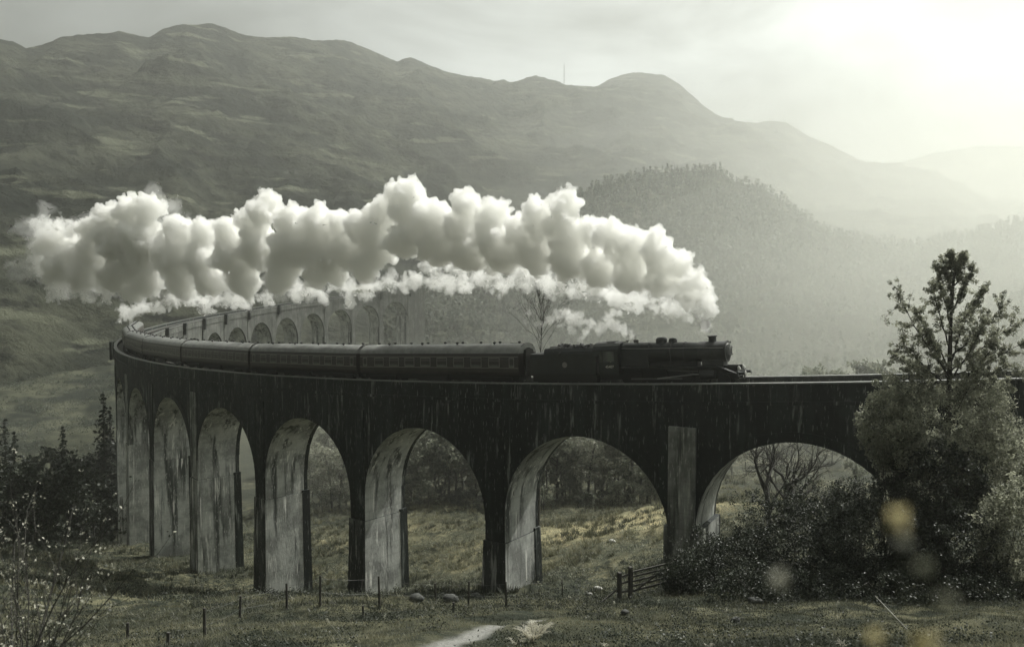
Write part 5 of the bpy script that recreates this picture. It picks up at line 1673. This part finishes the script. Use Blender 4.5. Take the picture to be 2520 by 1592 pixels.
# stalks of dead grass
def stalk(p0, p1, p2, lab, seed, head=True):
    rg = np.random.default_rng(seed)
    p0, p1, p2 = [np.array(p) for p in (p0, p1, p2)]
    pts = [(1 - t) ** 2 * p0 + 2 * t * (1 - t) * p1 + t * t * p2 for t in np.linspace(0, 1, 9)]
    root = empty('grass_stalk', Vector(p0)); pts = [p - p0 for p in pts]
    w = Wood(4); w.limb(pts, .009, .004); w.build('stem', M['leaf_pale'], root)
    if head:
        P = np.array([pts[-1] * (1 - q) + pts[-2] * q for q in rg.uniform(0, 1, 40)]) + rg.normal(size=(40, 3)) * .018
        V, F, t = leaf_quads(P, .03, rg); mesh_obj('seed_head', V, F, M['leaf_pale'], root, col=t)
    tag(root, lab, 'grass stalk')
for i, (b, c, e, D, lab) in enumerate((((870, 1598), (830, 1560), (803, 1520), 24, 'pale stalk leaning left at the bottom edge below the fence posts'),
        ((1440, 1545), (1430, 1480), (1398, 1465), 29, 'arching pale grass stalk left of the timber gate'), ((1500, 1548), (1508, 1510), (1512, 1478), 27, 'upright pale grass stalk below the timber gate'),
        ((1600, 1530), (1612, 1500), (1622, 1474), 29, 'slanting grass stalk below the right end of the gate'), ((1780, 1580), (1784, 1540), (1788, 1495), 24, 'tall straight grass stalk at the lower right'),
        ((942, 1580), (940, 1550), (948, 1510), 25, 'seeding grass stalk under the tallest fence post'), ((2055, 1560), (2050, 1520), (2062, 1478), 24, 'thin grass stalk before the dark thicket'))):
    stalk(at(*b, D), at(*c, D), at(*e, D), lab, i)
w = Wood(5); p0, p1 = np.array(at(2154, 1466, 30)), np.array(at(2232, 1548, 28))
w.limb([p0, p1], .02, .025); o = w.build('fallen_stick', M['bark_pale']); tag(o, 'pale straight stick slanting down into the grass at the lower right', 'stick')

# tall weed right before the lens: its leaves are far out of focus
weed = empty('tall_weed', (.28, .62, gz(.28, .62)))
tag(weed, 'out of focus yellow leaves of a weed close to the camera at the lower right', 'weed')
rg = np.random.default_rng(9)
wd_ = Wood(4)
wl0 = Vector(weed.location)
for px, py, D, s_, m_ in ((2212, 1278, .56, .0095, 'leaf_gold'), (2225, 1335, .55, .006, 'leaf'), (1915, 1430, .60, .0075, 'leaf_pale'), (2150, 1572, .58, .008, 'leaf_gold'), (2268, 1584, .58, .010, 'leaf_gold'),
                          (2275, 1400, .54, .006, 'leaf'), (2330, 1480, .52, .007, 'leaf')):
    p = at(px, py, D) - wl0
    P = np.array([p] * 16) + rg.normal(size=(16, 3)) * s_ * .3
    V, F, t = leaf_quads(P, s_, rg, asp=.8)
    mesh_obj('leaf', V, F, M[m_], weed, col=t)
    wd_.limb([np.array((0, 0, 0)), np.array((p.x * .6, p.y * .6, p.z * .6)), np.array(p)], .0012, .0005)
wd_.build('stem', M['leaf'], weed)

# lattice mast on the mountain's shoulder
top = at(1388, 160, 1880); bot = at(1388, 216, 1880)
mast = empty('radio_mast', bot)
Hm = top.z - bot.z
w = Wood(4)
for a in range(3):
    c_ = np.array((math.cos(a * 2.094), math.sin(a * 2.094), 0)) * 1.6
    w.limb([c_, c_ * .6 + np.array((0, 0, Hm))], .28, .22)
w.build('legs', M['mast'], mast)
w = Wood(3)
for i in range(12):
    for a in range(3):
        f = lambda q, z: np.array((math.cos(q * 2.094), math.sin(q * 2.094), 0)) * 1.6 * (1 - .4 * z) + np.array((0, 0, Hm * z))
        w.seg(f(a, i / 12), f((a + 1) % 3, (i + 1) / 12), .14, .14)
w.build('bracing', M['mast'], mast)
w = Wood(4); w.limb([np.array((0, 0, Hm)), np.array((0, 0, Hm + 5))], .2, .12); w.build('aerial', M['mast'], mast)
tag(mast, 'thin lattice mast on the ridge of the mountain', 'mast')

# ------------------------------------------------------------------ haze
def build_haze():
    mb = MB().box(-3300, 3300, -3150, 3300, -75, 540)
    m = bpy.data.materials.new('haze_air'); m.use_nodes = True
    N, L = m.node_tree.nodes, m.node_tree.links
    N.clear()
    out = N.new('ShaderNodeOutputMaterial'); v = N.new('ShaderNodeVolumePrincipled')
    v.inputs['Color'].default_value = (.960, .972, .915, 1)
    v.inputs['Density'].default_value = HAZE_D
    v.inputs['Anisotropy'].default_value = HAZE_G
    L.new(v.outputs[0], out.inputs['Volume'])
    o = mb.build('haze', m)
    tag(o, kind='stuff')
HAZE_D, HAZE_G = .00042, .76
build_haze()


def build_mist():
    """Thin mist lying in the valley: shells of air, each a little damper than the one around it."""
    m = bpy.data.materials.new('mist'); m.use_nodes = True
    N, L = m.node_tree.nodes, m.node_tree.links
    N.clear()
    out = N.new('ShaderNodeOutputMaterial'); v = N.new('ShaderNodeVolumePrincipled')
    v.inputs['Color'].default_value = (.962, .970, .912, 1)
    v.inputs['Density'].default_value = .00052
    v.inputs['Anisotropy'].default_value = .68
    L.new(v.outputs[0], out.inputs['Volume'])
    vs_, fs_, n_ = [], [], 0
    tv, tf_ = ICO[3]
    sh = [((235. * k, 145. * k, 70. * k), (285., 375., -24.), 12) for k in (1.62, 1.46, 1.3, 1.14, .98, .82, .66, .5)]
    sh += [((1050. * k, 930. * k, 300. * k), (860., 1340., -30.), 30) for k in (1.16, 1.07, .98, .89, .80, .71)]
    sh += [((118. * k, 66. * k, 20. * k), (18., 192., -27.), 4) for k in (1.15, .95, .75)]
    for i, (rad, ctr, wob) in enumerate(sh):
        V = tv * np.array(rad) + np.array(ctr)
        V[:, 2] += wob * fbm(V[:, 0] / rad[0] * 3, V[:, 1] / rad[1] * 2, i * 3.3, 3, 2)
        vs_.append(V); fs_.append(tf_ + n_); n_ += len(V)
    # separate volumes must each close, so the shells are objects' islands whose densities add
    m3 = m.copy(); m3.node_tree.nodes['Principled Volume'].inputs['Density'].default_value = .00085
    m2 = m.copy(); m2.node_tree.nodes['Principled Volume'].inputs['Density'].default_value = .00018
    for i, (V, f) in enumerate(zip(vs_, fs_)):
        tag(mesh_obj('valley_mist', V, f - f.min(), m3 if i > 13 else m if i < 8 else m2, smooth=True), 'thin pale rain mist lying in the valley behind the viaduct', kind='stuff')
build_mist()
